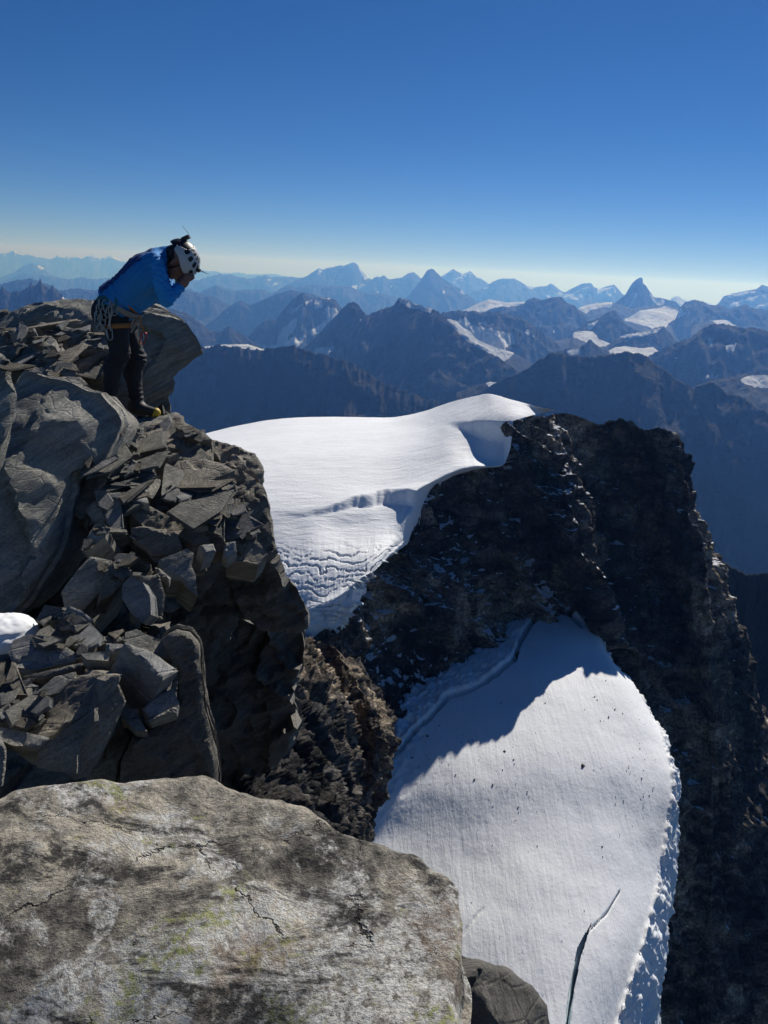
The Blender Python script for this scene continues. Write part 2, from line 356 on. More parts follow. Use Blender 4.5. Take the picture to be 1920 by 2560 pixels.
mountain('dark serrated ridge in front of the white glacier plateau',
  [(1190,790),(1225,775),(1255,768),(1290,768),(1308,760),(1320,750),(1338,745),(1350,751),(1364,750),(1378,746),(1392,742),(1405,745),(1418,760),(1440,768),(1465,795),(1490,830)],
  11.5*K, 2400, 0.75, 230, 14, snow=[[(1345,778),(1380,776),(1362,782),(1332,795)],[(1370,828),(1390,822),(1385,835),(1375,838)]], seed=25, fleck=0.36)
mountain('white glacier basin below the leaning finger peak',
  [(1425,790),(1450,768),(1490,758),(1530,756),(1580,772),(1620,765),(1660,762),(1700,772),(1740,795)], 14*K, 2600, 0.36, 130, 8,
  snow=[[(1436,768),(1490,752),(1530,748),(1526,768),(1480,772),(1468,786)],[(1578,788),(1600,775),(1650,772),(1660,765),(1700,778),(1698,790),(1660,805),(1650,820),(1620,815),(1590,800)]], seed=26)
mountain('small sharp dark peak above the pale glacier steps on the right',
  [(1400,870),(1430,830),(1470,806),(1500,795),(1515,785),(1528,777),(1541,777),(1550,795),(1570,815),(1600,830),(1640,850)], 9.6*K, 1900, 0.8, 190, 10, snow=[[(1460,812),(1500,800),(1470,825)]], seed=27, fleck=0.36)
mountain('long dark ridge of small towers under the right skyline',
  [(1688,800),(1702,768),(1712,757),(1725,752),(1738,750),(1760,756),(1780,765),(1800,762),(1822,775),(1852,765),(1862,760),(1880,770),(1920,776),(1990,790)], 12*K, 2600, 0.65, 250, 12, snow=[[(1690,770),(1720,780),(1700,790)],[(1770,800),(1825,802),(1835,815),(1800,812)]], seed=28, fleck=0.36)
mountain('snow-streaked shoulder with white ledges right of the small sharp peak',
  [(1510,870),(1545,845),(1580,832),(1620,828),(1645,818),(1660,815),(1675,835),(1690,855),(1720,880)], 8.4*K, 1600, 0.62, 150, 8,
  snow=[[(1545,842),(1600,830),(1630,826),(1655,818),(1650,828),(1610,842),(1560,845)],[(1435,830),(1480,828),(1485,845),(1520,858),(1500,864),(1450,850)],[(1530,868),(1560,866),(1600,872),(1632,868),(1630,880),(1655,892),(1630,902),(1610,890),(1540,884)]], seed=29, fleck=0.36)
mountain('small pale glacier shelf and dark knoll in front of it, right of centre',
  [(1395,880),(1430,873),(1450,872),(1460,862),(1476,850),(1492,864),(1520,885),(1545,905)], 6.6*K, 1300, 0.8, 120, 9, snow=[[(1415,878),(1450,870),(1452,884),(1425,890)]], seed=30, fleck=0.36)
mountain('big dark blue ridge with a flat top at the right edge',
  [(1610,900),(1660,870),(1700,855),(1722,848),(1745,831),(1775,815),(1800,812),(1822,815),(1850,820),(1885,823),(1920,828),(2000,840)], 6.4*K, 2300, 0.72, 230, 12,
  snow=[[(1766,850),(1785,845),(1782,870),(1772,865)],[(1812,860),(1840,858),(1842,875),(1815,878)],[(1764,940),(1800,934),(1795,945),(1760,950)]], seed=31, fleck=0.36)
mountain('pale glacier snout and terraces low at the right edge',
  [(1700,985),(1740,965),(1790,950),(1830,945),(1860,935),(1920,938),(2000,940)], 5.2*K, 1500, 0.38, 90, 6, snow=[[(1842,950),(1880,938),(1960,938),(1960,965),(1900,970),(1865,960)],[(1860,922),(1892,922),(1880,932)]], seed=32)
mountain('nearest dark blue ridge dropping to the right behind the rock massif',
  [(1180,990),(1240,960),(1300,935),(1345,905),(1380,885),(1430,890),(1475,895),(1525,890),(1548,883),(1570,884),(1600,888),(1618,894),(1650,920),(1690,950),(1735,970),(1760,965),(1776,957),(1790,965),(1818,985),(1850,992),(1890,1020),(1940,1040)],
  [4.6*K, 4.2*K, 3.9*K], 2900, 0.85, 150, 10, seed=33, fleck=0.22, dens=2.2)

mountain('dark green-brown spur falling away behind the right edge of the massif',
  [(1640,1330,560),(1700,1345,580),(1745,1362,600),(1790,1392,620),(1830,1420,640),(1870,1438,660),(1900,1436,680),(1940,1430,700),(2000,1440,720)], 600, 330, 1.15, 34, 1.2, seed=34, mat=None, dens=2.5)

def shelf(label, pts, Y, W, slope, seed, poly):
    mountain(label, pts, Y, W, slope, 26, 2, snow=[poly], seed=seed, nF=30)
shelf('sunlit white ice basin right under the leaning finger peak', [(1570,795),(1600,776),(1650,770),(1690,774),(1712,790)], 12.8*K, 1700, 0.24, 41, [(1560,760),(1720,760),(1706,800),(1672,808),(1660,830),(1615,815),(1560,800)])
shelf('pale flat glacier in front of the snow-streaked shoulder', [(1515,880),(1535,869),(1565,866),(1600,871),(1632,868),(1660,888)], 7.2*K, 1000, 0.20, 42, [(1500,850),(1680,850),(1640,884),(1660,896),(1632,906),(1605,890),(1530,888)])
shelf('pale snowfield left of the small sharp dark peak', [(1425,845),(1436,830),(1460,827),(1482,829),(1500,848),(1530,860)], 8.9*K, 1000, 0.24, 43, [(1425,815),(1490,815),(1490,845),(1528,860),(1495,868),(1450,850),(1432,842)])
shelf('winding grey-white glacier tongue running down right of the dark pyramid', [(1108,806),(1120,797),(1142,803),(1156,818),(1176,830),(1190,848),(1235,868),(1280,881)], 7.7*K, 900, 0.42, 44, [(1100,780),(1150,790),(1185,830),(1240,855),(1290,878),(1262,905),(1215,888),(1165,858),(1135,832)])
shelf('narrow white glacier step on the dark ridge at the right', [(1765,806),(1790,800),(1815,800),(1836,812)], 10.5*K, 700, 0.25, 45, [(1760,790),(1840,790),(1840,815),(1800,815)])
shelf('small pale ice apron low behind the snow dome', [(1208,960),(1225,955),(1250,958),(1262,985),(1275,1000)], 5.2*K, 700, 0.35, 46, [(1205,940),(1260,945),(1285,1005),(1250,990),(1225,972)])
# ------------------------------------------------------------------ rock massif, snow plateau, hanging ice, lower glacier
def mat_cliff():
    m, nt, b = newmat('cliff_rock'); k = NB(nt); co = k.coord('Object')
    st = k.mapping(co, (0.09, 0.09, 0.20), (0.25, -0.42, 0.0))
    n1 = k.noise(co, 0.016, 8, 0.66); n2 = k.noise(st, 1.0, 8, 0.65, 0.6)
    c1 = k.ramp(n1, [(0.40, (0.05, 0.048, 0.047)), (0.49, (0.13, 0.115, 0.10)), (0.57, (0.34, 0.275, 0.20))])
    c2 = k.ramp(n2, [(0.40, 0.30), (0.52, 0.95), (0.62, 1.55)])
    n5 = k.noise(co, 0.75, 8, 0.8); c2 = k.mix(1.0, c2, k.ramp(n5, [(0.38, 0.22), (0.5, 1.0), (0.62, 2.0)]), 'MULTIPLY')
    rock = k.mix(1.0, c1, c2, 'MULTIPLY')
    rock = k.mix(1.0, rock, k.ramp(k.attr('tone'), [(0.0, 0.35), (0.5, 0.9), (1.0, 1.7)]), 'MULTIPLY')   # each block weathers differently
    # thin snow lying on ledges: where the surface turns up
    g = k.n('ShaderNodeNewGeometry'); sx = k.n('ShaderNodeSeparateXYZ'); k.l(g.outputs['Normal'], sx.inputs[0])
    led = k.noise(k.mapping(co, (0.10, 0.10, 0.55), (0.12, -0.2, 0.0)), 1.0, 5, 0.6)
    f = k.math('ADD', k.math('MULTIPLY', sx.outputs['Z'], 0.75), k.math('MULTIPLY', led, 0.62))
    f = k.math('ADD', f, k.math('MULTIPLY', k.attr('snow'), 0.34))
    f = k.ramp(f, [(0.985, 0.0), (1.005, 1.0)])
    k.l(k.mix(f, rock, (0.78, 0.80, 0.84)), b.inputs['Base Color'])
    b.inputs['Roughness'].default_value = 0.92; b.inputs['Specular IOR Level'].default_value = 0.2
    h1 = k.noise(st, 2.6, 9, 0.7, 0.5); h2 = k.noise(co, 0.35, 8, 0.65)
    h = k.math('ADD', k.math('MULTIPLY', h1, 0.8), h2)
    k.l(k.bump(h, 1.0, 2.4), b.inputs['Normal'])
    return m
M_CLIFF = mat_cliff()
def mat_snow(name, groove=0.06, tint=(0.86, 0.88, 0.90), dirt_dark=0.25, gscale=(0.06, 0.9, 0.9), grot=0.0):
    m, nt, b = newmat(name); k = NB(nt); co = k.coord('Object')
    n1 = k.noise(co, 0.035, 5, 0.6)
    col = k.mix(k.ramp(n1, [(0.35, 0.0), (0.7, dirt_dark)]), tint, (0.66, 0.66, 0.66))
    dr = k.math('MULTIPLY', k.attr('dirt_dark'), k.ramp(k.noise(co, 1.3, 6, 0.75), [(0.40, 0.15), (0.62, 1.0)]))
    col = k.mix(dr, col, (0.20, 0.19, 0.18))
    col = k.mix(k.attr('ice'), col, (0.56, 0.72, 0.80))
    k.l(col, b.inputs['Base Color'])
    b.inputs['Roughness'].default_value = 0.75; b.inputs['Specular IOR Level'].default_value = 0.25
    gr = k.noise(k.mapping(co, gscale, (0, 0, grot)), 1.0, 6, 0.6, 0.3)
    fine = k.noise(co, 0.9, 6, 0.6)
    h = k.math('ADD', k.math('MULTIPLY', gr, 1.0), k.math('MULTIPLY', fine, 0.35))
    k.l(k.bump(h, 1.0, groove * 10), b.inputs['Normal'])
    return m
M_SNOW = mat_snow('plateau_snow', 0.045, gscale=(0.11, 0.4, 0.4), grot=-0.5)
M_GLAC = mat_snow('glacier_snow', 0.035, gscale=(0.55, 0.05, 0.2), grot=0.62)

TONE = []
def rockify(G, amp_rib, lam_rib, amp_blk, lam_blk, amp_fb, lam_fb, seed, edge0=0.0, aniso=(1, 1, 0.45)):
    """displace a lofted wall along its normals: vertical ribs and gullies, blocky ledges, fine breakage"""
    TONE.clear()
    n = gnormals(G); p = G.reshape(-1, 3); nn = n.reshape(-1, 3)
    q = p + 0
    w = fbm(q / (lam_rib * 1.6), 3, seed=seed + 1)
    tilt = np.stack([q[:, 0] + 0.25 * q[:, 2], q[:, 1], q[:, 2]], 1)
    rib = fbm(np.stack([tilt[:, 0] / lam_rib + 0.8 * w, tilt[:, 1] / lam_rib, tilt[:, 2] / (lam_rib * 3.5)], 1), 4, 0.55, seed, True)
    sq = np.stack([q[:, 0], q[:, 1], (q[:, 2] - 0.35 * q[:, 0] + 0.12 * q[:, 1]) / aniso[2]], 1) / lam_blk + 0.35 * w[:, None]
    def blocks(pp, sd):
        f1, f2, rid, off = worley(pp, sd); e = f2 - f1; TONE.append(rid[:, 1])
        return np.minimum(e, 0.30) / 0.30 - 0.6 + 0.5 * np.minimum(e, .12) / .12 * (rid[:, 0] - 0.5)
    big = np.stack([tilt[:, 0], tilt[:, 1], tilt[:, 2] * 0.38], 1) / (lam_blk * 1.9) + 0.45 * w[:, None]
    iso = np.stack([tilt[:, 0], tilt[:, 1], tilt[:, 2] * 0.8], 1) / lam_blk + 0.35 * w[:, None]
    blk = blocks(iso * 1.25, seed); blk0 = blocks(big, seed + 2); blk2 = blocks(iso * 3.4 + 7.7, seed + 4)
    fb = fbm(q / lam_fb, 5, 0.6, seed + 6)
    rib2 = fbm(np.stack([tilt[:, 0] / (lam_rib * .3) + 1.2 * w, tilt[:, 1] / (lam_rib * .3), tilt[:, 2] / (lam_rib * 1.1)], 1), 3, 0.55, seed + 12, True)
    sz_ = (q[:, 2] - 0.30 * q[:, 0] + 0.10 * q[:, 1]) / (lam_blk * 0.42) + 1.3 * w
    led = fbm(np.stack([q[:, 0] / (lam_blk * 5), q[:, 1] / (lam_blk * 5), sz_], 1), 3, 0.6, seed + 13)
    d = amp_rib * rib + amp_rib * 0.34 * rib2 + amp_blk * 0.18 * led + amp_blk * 1.55 * blk0 + amp_blk * 0.85 * blk + amp_blk * 0.50 * blk2 + amp_fb * fb
    e = 1.0
    if edge0 > 0:
        M, N = G.shape[:2]; e = np.repeat(smooth(-0.2, edge0, np.linspace(0, 1, M)), N)
    return (p + nn * (d * e)[:, None]).reshape(G.shape)

# columns of the face from the ice foot on the left round to the hidden right-hand side; each column runs rim -> foot
face_cols = [
 [(700,1600,187),(740,1690,184),(790,1800,182),(830,1920,180),(860,2090,176),(880,2300,168)],
 [(790,1590,189),(830,1690,187),(880,1800,185),(900,1920,183),(930,2000,180),(950,2200,172)],
 [(850,1500,198),(880,1600,196),(930,1700,194),(960,1800,191),(990,1900,188),(1020,2100,178)],
 [(900,1420,209),(930,1530,207),(980,1620,204),(1010,1720,200),(1060,1800,196),(1100,2000,186)],
 [(955,1362,224),(985,1450,221),(1030,1540,219),(1070,1620,213),(1110,1720,206),(1150,1900,196)],
 [(1020,1312,240),(1050,1390,236),(1090,1470,231),(1130,1540,226),(1170,1650,219),(1220,1800,208)],
 [(1050,1225,257),(1090,1320,252),(1140,1420,248),(1190,1500,244),(1230,1590,236),(1290,1740,224)],
 [(1120,1180,276),(1150,1280,270),(1200,1380,267),(1250,1460,264),(1290,1540,258),(1350,1680,246)],
 [(1205,1155,294),(1220,1250,288),(1260,1350,286),(1300,1420,286),(1340,1500,282),(1400,1640,268)],
 [(1250,1105,306),(1280,1200,302),(1320,1300,298),(1350,1380,300),(1390,1480,300),(1450,1620,285)],
 [(1262,1052,314),(1310,1180,307),(1370,1290,298),(1420,1380,297),(1450,1480,303),(1490,1640,296)],
 [(1330,1034,322),(1370,1160,314),(1420,1290,303),(1470,1400,300),(1500,1500,306),(1540,1700,296)],
 [(1405,1018,330),(1440,1160,321),(1475,1290,312),(1500,1420,309),(1510,1540,306),(1600,1800,284)],
 [(1450,1036,340),(1475,1170,342),(1510,1290,340),(1540,1420,336),(1560,1560,326),(1680,1900,290)],
 [(1500,1064,350),(1530,1180,356),(1570,1300,356),(1600,1430,352),(1630,1600,338),(1720,2000,296)],
 [(1560,1066,352),(1590,1180,360),(1630,1300,362),(1660,1430,358),(1690,1640,340),(1760,2060,302)],
 [(1610,1078,350),(1640,1190,353),(1680,1310,352),(1710,1440,348),(1740,1680,332),(1800,2100,300)],
 [(1655,1068,346),(1685,1190,345),(1720,1310,344),(1750,1440,342),(1780,1700,330),(1850,2150,300)],
 [(1692,1092,352),(1722,1200,352),(1752,1320,352),(1780,1450,350),(1820,1720,338),(1900,2200,306)],
 [(1712,1150,366),(1738,1240,368),(1770,1350,369),(1810,1470,366),(1870,1760,352),(1960,2250,318)],
 [(1700,1160,400),(1730,1260,405),(1770,1370,405),(1830,1500,400),(1930,1800,385),(2060,2300,340)],
 [(1600,1120,450),(1650,1260,455),(1720,1400,455),(1800,1560,450),(1960,1860,440),(2120,2350,400)],
]
rimY = [221, 224, 235, 248, 265, 278, 291, 302, 309, 313]; footY = [200, 208, 221, 238, 254, 268, 282, 295, 304, 309]
for c_, (a_, b_) in zip(face_cols, zip(rimY, footY)):
    for r_ in range(5):
        c_[r_] = (c_[r_][0], c_[r_][1], a_ + (b_ - a_) * r_ / 4 - 3.0 * math.sin(r_ / 4 * math.pi))
    c_[5] = (c_[5][0], c_[5][1], b_ - 9)
for c_, k_ in ((10, -7), (11, -12), (12, -12), (13, 5), (14, 13), (15, 12), (16, 0), (17, -8), (18, -4), (5, -5), (3, 5), (7, 5), (8, -3)):
    for r_, w_ in ((1, .7), (2, 1.0), (3, 1.0), (4, .6)):
        a_, b_, y_ = face_cols[c_][r_]; face_cols[c_][r_] = (a_, b_, y_ + k_ * w_)
FC = np.swapaxes(PG(face_cols), 0, 1)                # rows = rim..foot
FC = np.concatenate([(FC[:, 0] + np.array([-95.0, 60, -75]))[:, None], (FC[:, 0] + np.array([-40.0, 16, -22]))[:, None], FC], 1)   # round the left-hand corner
deep = FC[-1] + np.array([0, -16.0, -70.0]); deeper = deep + np.array([0, -30, -110.0])
FC = np.concatenate([FC, deep[None], deeper[None]])
G = loft(FC, 430, 700)
G = rockify(G, 9.0, 46.0, 2.3, 11.0, 0.9, 7.0, 3, 0.05, (1, 1, 0.5))
sn = np.zeros(G.shape[:2], np.float32); TN = 0.30 * TONE[0] + 0.25 * TONE[1] + 0.45 * TONE[2]
u, v = proj(G.reshape(-1, 3)); u = u.reshape(sn.shape); v = v.reshape(sn.shape)
def blob(u, v, cu, cv, ru, rv): return np.clip(1 - ((u - cu) / ru) ** 2 - ((v - cv) / rv) ** 2, 0, 1)
for a in ((1262,1120,40,70,1.3),(1400,1500,90,60,.9),(1130,1690,160,90,.25),(960,1560,150,140,.25),(900,2000,110,120,.8),(1500,1200,250,170,.22),(1650,1250,120,200,.15),(960,1330,30,60,1.0),(1340,1440,80,60,.6),(930,1820,120,140,.3),(1180,1380,200,160,.12)):
    sn += blob(u, v, *a[:4]) * a[4]
massif = mk('rock_massif', G.reshape(-1, 3), gfaces(*sn.shape, flip=True), M_CLIFF, flat=True, attrs={'snow': np.clip(sn, 0, 1.3).ravel(), 'tone': TN}, kind='structure')
massif['label'] = 'dark brown rock face falling from the snow plateau to the lower glacier'

# snow plateau: rows run from the far rim towards the viewer; the last rows roll over into the ice slope
plat = [
 [(330,1130,430),(480,1092,430),(600,1062,425),(720,1044,420),(850,1042,415),(960,1044,405),(1010,1043,398),(1070,1025,385),(1130,1003,372),(1190,986,362),(1230,985,355),(1290,1000,346),(1345,1018,338),(1400,1028,336)],
 [(330,1140,380),(480,1110,380),(600,1085,380),(720,1064,380),(850,1058,376),(960,1056,370),(1020,1053,364),(1080,1040,356),(1140,1022,348),(1200,1008,342),(1240,1006,338),(1290,1012,334),(1340,1026,328),(1400,1040,326)],
 [(330,1160,330),(480,1135,330),(600,1112,330),(720,1096,330),(850,1086,330),(960,1082,328),(1040,1078,326),(1100,1068,323),(1150,1056,320),(1200,1047,318),(1240,1044,317),(1280,1046,316),(1320,1052,314),(1370,1068,313)],
 [(340,1185,290),(480,1165,290),(600,1148,290),(720,1136,290),(850,1126,291),(950,1122,292),(1030,1120,293),(1090,1116,294),(1140,1110,296),(1190,1108,298),(1225,1110,300),(1255,1110,302),(1290,1110,303),(1330,1120,305)],
 [(350,1215,265),(480,1205,265),(600,1192,265),(700,1184,265),(800,1176,266),(890,1172,268),(970,1170,270),(1040,1165,273),(1100,1158,277),(1150,1152,281),(1190,1150,285),(1225,1150,290),(1255,1150,294),(1290,1160,296)],
 [(360,1250,248),(480,1245,248),(580,1238,248),(680,1232,248),(760,1226,249),(840,1222,250),(910,1220,251),(970,1216,252),(1020,1210,254),(1060,1202,258),(1100,1194,263),(1130,1186,270),(1160,1180,278),(1200,1180,285)],
 [(380,1290,236),(480,1285,236),(570,1280,236),(660,1276,236),(740,1272,236),(810,1264,237),(870,1252,238),(925,1240,239),(975,1232,241),(1015,1226,243),(1045,1222,247),(1075,1220,254),(1105,1220,262),(1140,1222,270)],
 [(400,1350,227),(490,1345,227),(580,1335,227),(660,1325,227),(730,1318,227),(790,1312,227),(845,1304,229),(900,1290,230),(950,1275,231),(990,1262,233),(1022,1256,237),(1050,1256,243),(1080,1262,250),(1120,1270,261)],
 [(430,1410,217),(510,1405,217),(590,1395,217),(660,1385,217),(720,1375,217),(775,1365,217),(825,1355,218),(875,1342,220),(925,1325,221),(965,1312,223),(1000,1306,228),(1030,1306,234),(1060,1312,243),(1100,1320,253)],
 [(470,1480,206),(540,1472,206),(610,1460,206),(675,1450,206),(730,1440,206),(780,1428,206),(825,1416,206),(870,1400,207),(912,1384,208),(945,1372,210),(975,1365,215),(1005,1365,223),(1035,1370,230),(1070,1380,240)],
 [(540,1550,197),(600,1540,197),(650,1530,197),(700,1518,197),(745,1508,197),(785,1496,196),(825,1482,196),(860,1466,197),(892,1448,199),(920,1430,201),(945,1420,205),(970,1418,212),(1000,1424,220),(1030,1432,231)],
 [(640,1576,193),(670,1564,193),(705,1554,193),(740,1544,192),(770,1534,192),(800,1522,191),(828,1508,191),(852,1492,192),(875,1472,194),(895,1454,197),(915,1441,201),(935,1438,206),(960,1442,213),(990,1450,224)],
]
for i_ in range(1, 11):                              # the right-hand columns run in behind the rock
    for c_, dy_ in (((-1, 24), (-2, 11), (-3, 3)) if i_ < 6 else ((-1, 45), (-2, 24), (-3, 7))):
        a_, b_, y_ = plat[i_][c_]; plat[i_][c_] = (a_, b_, y_ + dy_)
PL = PG([[(a, b, y * (1 + 0.19 * min(1.0, max(0.0, (1290 - a) / 300)))) for a, b, y in r_] for r_ in plat])
PL = np.concatenate([(PL[:, 0] + np.array([-120.0, 0, -75]))[:, None], (PL[:, 0] + np.array([-55.0, 0, -14]))[:, None], PL], 1)
under = PL[-1] + np.array([-1.0, 1.2, -11.0])
PL = np.concatenate([PL, under[None], (under + np.array([0, 14.0, -6.0]))[None]])
G = loft(PL, 330, 330)
kg = np.exp(-np.linspace(-2, 2, 61) ** 2); kg /= kg.sum()
zs = np.apply_along_axis(lambda a: np.convolve(np.pad(a, 30, mode='reflect', reflect_type='odd'), kg, 'valid'), 1, G[..., 2])
ks = np.exp(-np.linspace(-2, 2, 31) ** 2); ks /= ks.sum()
zs = np.apply_along_axis(lambda a: np.convolve(np.pad(a, 15, mode='reflect', reflect_type='odd'), ks, 'valid'), 0, zs)
wz = smooth(0.62, 0.45, np.linspace(0, 1, 330))[:, None]
G[..., 2] = G[..., 2] * (1 - wz) + zs * wz
q = G.reshape(-1, 3); n = gnormals(G).reshape(-1, 3)
n *= np.sign(n[:, 2:3] + 1e-6)
row = np.repeat(np.linspace(0, 1, 330), 330)
u, v = proj(q)
d = 0.5 * fbm(q / 30.0, 4, 0.5, 11) + 0.10 * fbm(q / np.array([9.0, 3.0, 3.0]), 3, 0.5, 12)
# broken ice slope: arcs of crevasses and a serac front at the foot
sl = smooth(0.55, 0.66, row) * smooth(1150, 1000, u + (v - 1400) * .45)
arc = np.sqrt((u - 760) ** 2 * 0.35 + (v - 1180) ** 2) / 19.0 + 2.3 * fbm(np.stack([u / 85, v / 85, u * 0], 1), 4, 0.55, seed=13)
cre = np.abs((arc % 1.0) - 0.5)
zone = smooth(1330, 1420, v) * smooth(1570, 1520, v) * sl
d -= zone * 2.4 * smooth(0.085, 0.0, cre) * smooth(-0.35, 0.05, fbm(np.stack([u / 45, v / 25, u * 0], 1), 3, seed=14) + .12)
d -= 0.14 * sl * fbm(np.stack([u / 5, v / 60, u * 0], 1), 3, 0.5, 15, True)
edge = smooth(0.80, 0.90, row)
f1, f2, rid, off = worley(q / np.array([7.0, 7.0, 9.0]), 8)
d += edge * (1.6 * (rid[:, 0] - 0.5) + 0.8 * fbm(q / 3.5, 4, .6, 16) - 1.3 * smooth(0.1, 0, f2 - f1))
# lip running across the plateau with a shaded step under it, and the steep hollow by the rock tower
lipv = np.interp(u, [690, 760, 830, 900, 960, 1020, 1080], [1284, 1281, 1263, 1237, 1223, 1224, 1240]) + 5 * fbm(np.stack([u / 40, u * 0, u * 0], 1), 3, seed=17)
st_ = smooth(660, 760, u)
dz_ = (0.8 + 4.4 * smooth(760, 980, u)) * st_ * smooth(lipv - 2, lipv + 9, v) * (1 - smooth(lipv + 45, lipv + 190, v))
lip2 = 1056 + 4 * fbm(np.stack([u / 30, u * 0, u * 0], 1), 3, seed=19)
dz_ = dz_ + 6.5 * smooth(1105, 1230, u) * smooth(1285, 1262, u) * smooth(lip2 - 3, lip2 + 10, v) * (1 - smooth(lip2 + 50, lip2 + 130, v))
q = q + n * d[:, None]; q[:, 2] -= dz_
ice = np.clip(edge * smooth(0.86, 0.95, row) * 0.9, 0, 1)
dirt_dark = 0.30 * zone * smooth(0.16, 0.0, cre) + 0.16 * sl * smooth(0, .5, fbm(q / 12, 4, .6, 18))  # darker along the crevasse lines, plus patchy dirt over the slope
bu = np.interp(v, [1025, 1040, 1052, 1110, 1152, 1186, 1235, 1312, 1370, 1430, 1510, 1600], [1372, 1305, 1266, 1260, 1232, 1140, 1072, 1042, 975, 915, 868, 812]) + 16
fq = gfaces(330, 330, flip=True); fq = fq[((u < bu) | (v < 1022) | (v > 1600))[fq].any(1)]      # the snow ends at the rock
mk('snow_plateau', q, fq, M_SNOW, attrs={'dirt_dark': dirt_dark, 'ice': ice}, kind='structure')['label'] = 'bright snow plateau rolling over into a crevassed ice slope'

# lower glacier: columns left -> right, rows from the head down towards the viewer
gl = [
 [(1180,1560,305),(1260,1540,312),(1330,1520,316),(1380,1512,316),(1430,1522,312),(1480,1548,305),(1502,1570,300)],
 [(1060,1640,275),(1170,1620,280),(1270,1600,284),(1360,1590,286),(1440,1595,286),(1500,1605,287),(1520,1640,284)],
 [(1000,1720,256),(1120,1700,258),(1240,1680,260),(1350,1665,263),(1450,1662,266),(1530,1670,268),(1577,1705,268)],
 [(940,1810,238),(1080,1785,240),(1220,1765,242),(1350,1745,245),(1470,1740,248),(1570,1750,251),(1628,1790,252)],
 [(900,1900,222),(1050,1880,223),(1210,1855,226),(1360,1835,229),(1490,1830,232),(1600,1840,235),(1659,1860,237)],
 [(850,2000,208),(1020,1980,209),(1200,1955,211),(1360,1935,214),(1500,1930,217),(1610,1935,220),(1676,1945,222)],
 [(780,2120,196),(980,2100,196),(1180,2075,197),(1360,2055,199),(1500,2050,202),(1600,2050,205),(1664,2060,207)],
 [(720,2260,179.8),(940,2240,179.8),(1160,2215,180.8),(1350,2195,181.8),(1490,2190,184.8),(1580,2190,187.8),(1642,2200,189.8)],
 [(660,2420,162.8),(900,2400,162.8),(1140,2380,162.8),(1330,2360,163.8),(1460,2355,165.8),(1540,2355,167.8),(1600,2365,169.8)],
 [(600,2620,145.5),(860,2600,145.5),(1110,2580,145.5),(1300,2560,145.5),(1420,2555,146.5),(1490,2555,148.5),(1540,2560,150.5)],
 [(540,2900,123.0),(820,2880,123.0),(1080,2860,123.0),(1270,2840,124.0),(1390,2830,126.0),(1450,2830,128.0),(1490,2840,129.0)],
]
GL = PG(gl)
r = GL[:, -1]                                        # ice cliff along the right edge
drop = (1.5 + 23.0 * np.linspace(0, 1, len(r)) ** 1.9)[:, None]
c1 = r + np.array([1.2, -1.0, -2.0]); c2 = r + np.concatenate([1.2 + drop * .35, -drop * 0.12, -3 - drop * 0.75], 1); c3 = r + np.concatenate([0.6 + drop * .55, -drop * 0.15, -8 - drop * 1.7], 1)
GL = np.concatenate([GL, c1[:, None], c2[:, None], c3[:, None]], 1)
MR, NC = 300, 480
G = loft(GL, MR, NC); q = G.reshape(-1, 3); n = gnormals(G).reshape(-1, 3); n *= np.sign(n[:, 2:3] + 1e-6)
colp = np.tile(np.linspace(0, 1, NC), MR); rowp = np.repeat(np.linspace(0, 1, MR), NC)
u, v = proj(q)
d = 2.2 * fbm(q / 60.0, 3, 0.45, 21) + 0.35 * fbm(q / 14.0, 4, 0.5, 22)
side = smooth(0.66, 0.72, colp)
d += side * (2.6 * fbm(q / np.array([8.0, 8.0, 20.0]), 5, .6, 23, True) + 1.2 * fbm(q / np.array([3.0, 3.0, 6.0]), 3, .6, 32, True) - 0.6)
def crack(pts, width, depth):                        # crevasse along a pixel polyline
    global d, dirt2
    pts = np.array(pts, float); best = np.full(len(u), 1e9)
    for (x0, y0), (x1, y1) in zip(pts[:-1], pts[1:]):
        t = np.clip(((u - x0) * (x1 - x0) + (v - y0) * (y1 - y0)) / ((x1 - x0) ** 2 + (y1 - y0) ** 2), 0, 1)
        best = np.minimum(best, np.hypot(u - x0 - t * (x1 - x0), v - y0 - t * (y1 - y0)))
    wob = 1 + 0.5 * fbm(np.stack([u / 15, v / 15, u * 0], 1), 2, seed=24)
    d = d - depth * smooth(width * wob, width * wob * 0.3, best)
crack([(1550,2230),(1520,2280),(1478,2322)], 3, 1.2)
pass
crack([(1160,2330),(1185,2295),(1205,2275)], 2.4, 0.7)
schr = [(840,2040),(880,1985),(930,1930),(1000,1880),(1040,1830),(1075,1800),(1120,1745),(1180,1722),(1230,1690),(1285,1645),(1300,1600),(1335,1548),(1380,1516),(1420,1530),(1455,1562)]
crack(schr, 7, 5)
ab = np.interp(u, [p_[0] for p_ in schr], [p_[1] for p_ in schr]) - v        # above the bergschrund: broken crust
cz = smooth(-6, 14, ab) * smooth(1460, 1430, u)
d += cz * (1.6 * fbm(q / np.array([4.0, 4.0, 4.0]), 5, .65, 29, True) + 0.8)
# avalanche crust piled against the wall foot
rim = smooth(0.16, 0.02, colp + 0.14 * (rowp - 0.5) * 0) * smooth(0.62, 0.45, rowp)
d += rim * 1.8 * fbm(q / 6.0, 4, .6, 25, True)
q = q + n * d[:, None]
ice = np.clip(side * smooth(0.74, 0.95, colp) * 0.35, 0, 1)
band = np.exp(-((colp - 0.63) / 0.05) ** 2) * smooth(0.35, 0.55, rowp)
dirt_dark = 0.55 * cz * smooth(-.1, .4, fbm(q / 3.0, 4, .65, 30)) + 0.35 * band * smooth(-.2, .5, fbm(q / 7, 4, .6, 26)) + 0.5 * rim * smooth(0, .5, fbm(q / 5, 4, .6, 27)) + 0.30 * smooth(0.12, 0.02, rowp) * smooth(-.1, .4, fbm(q / 5, 4, .6, 28))
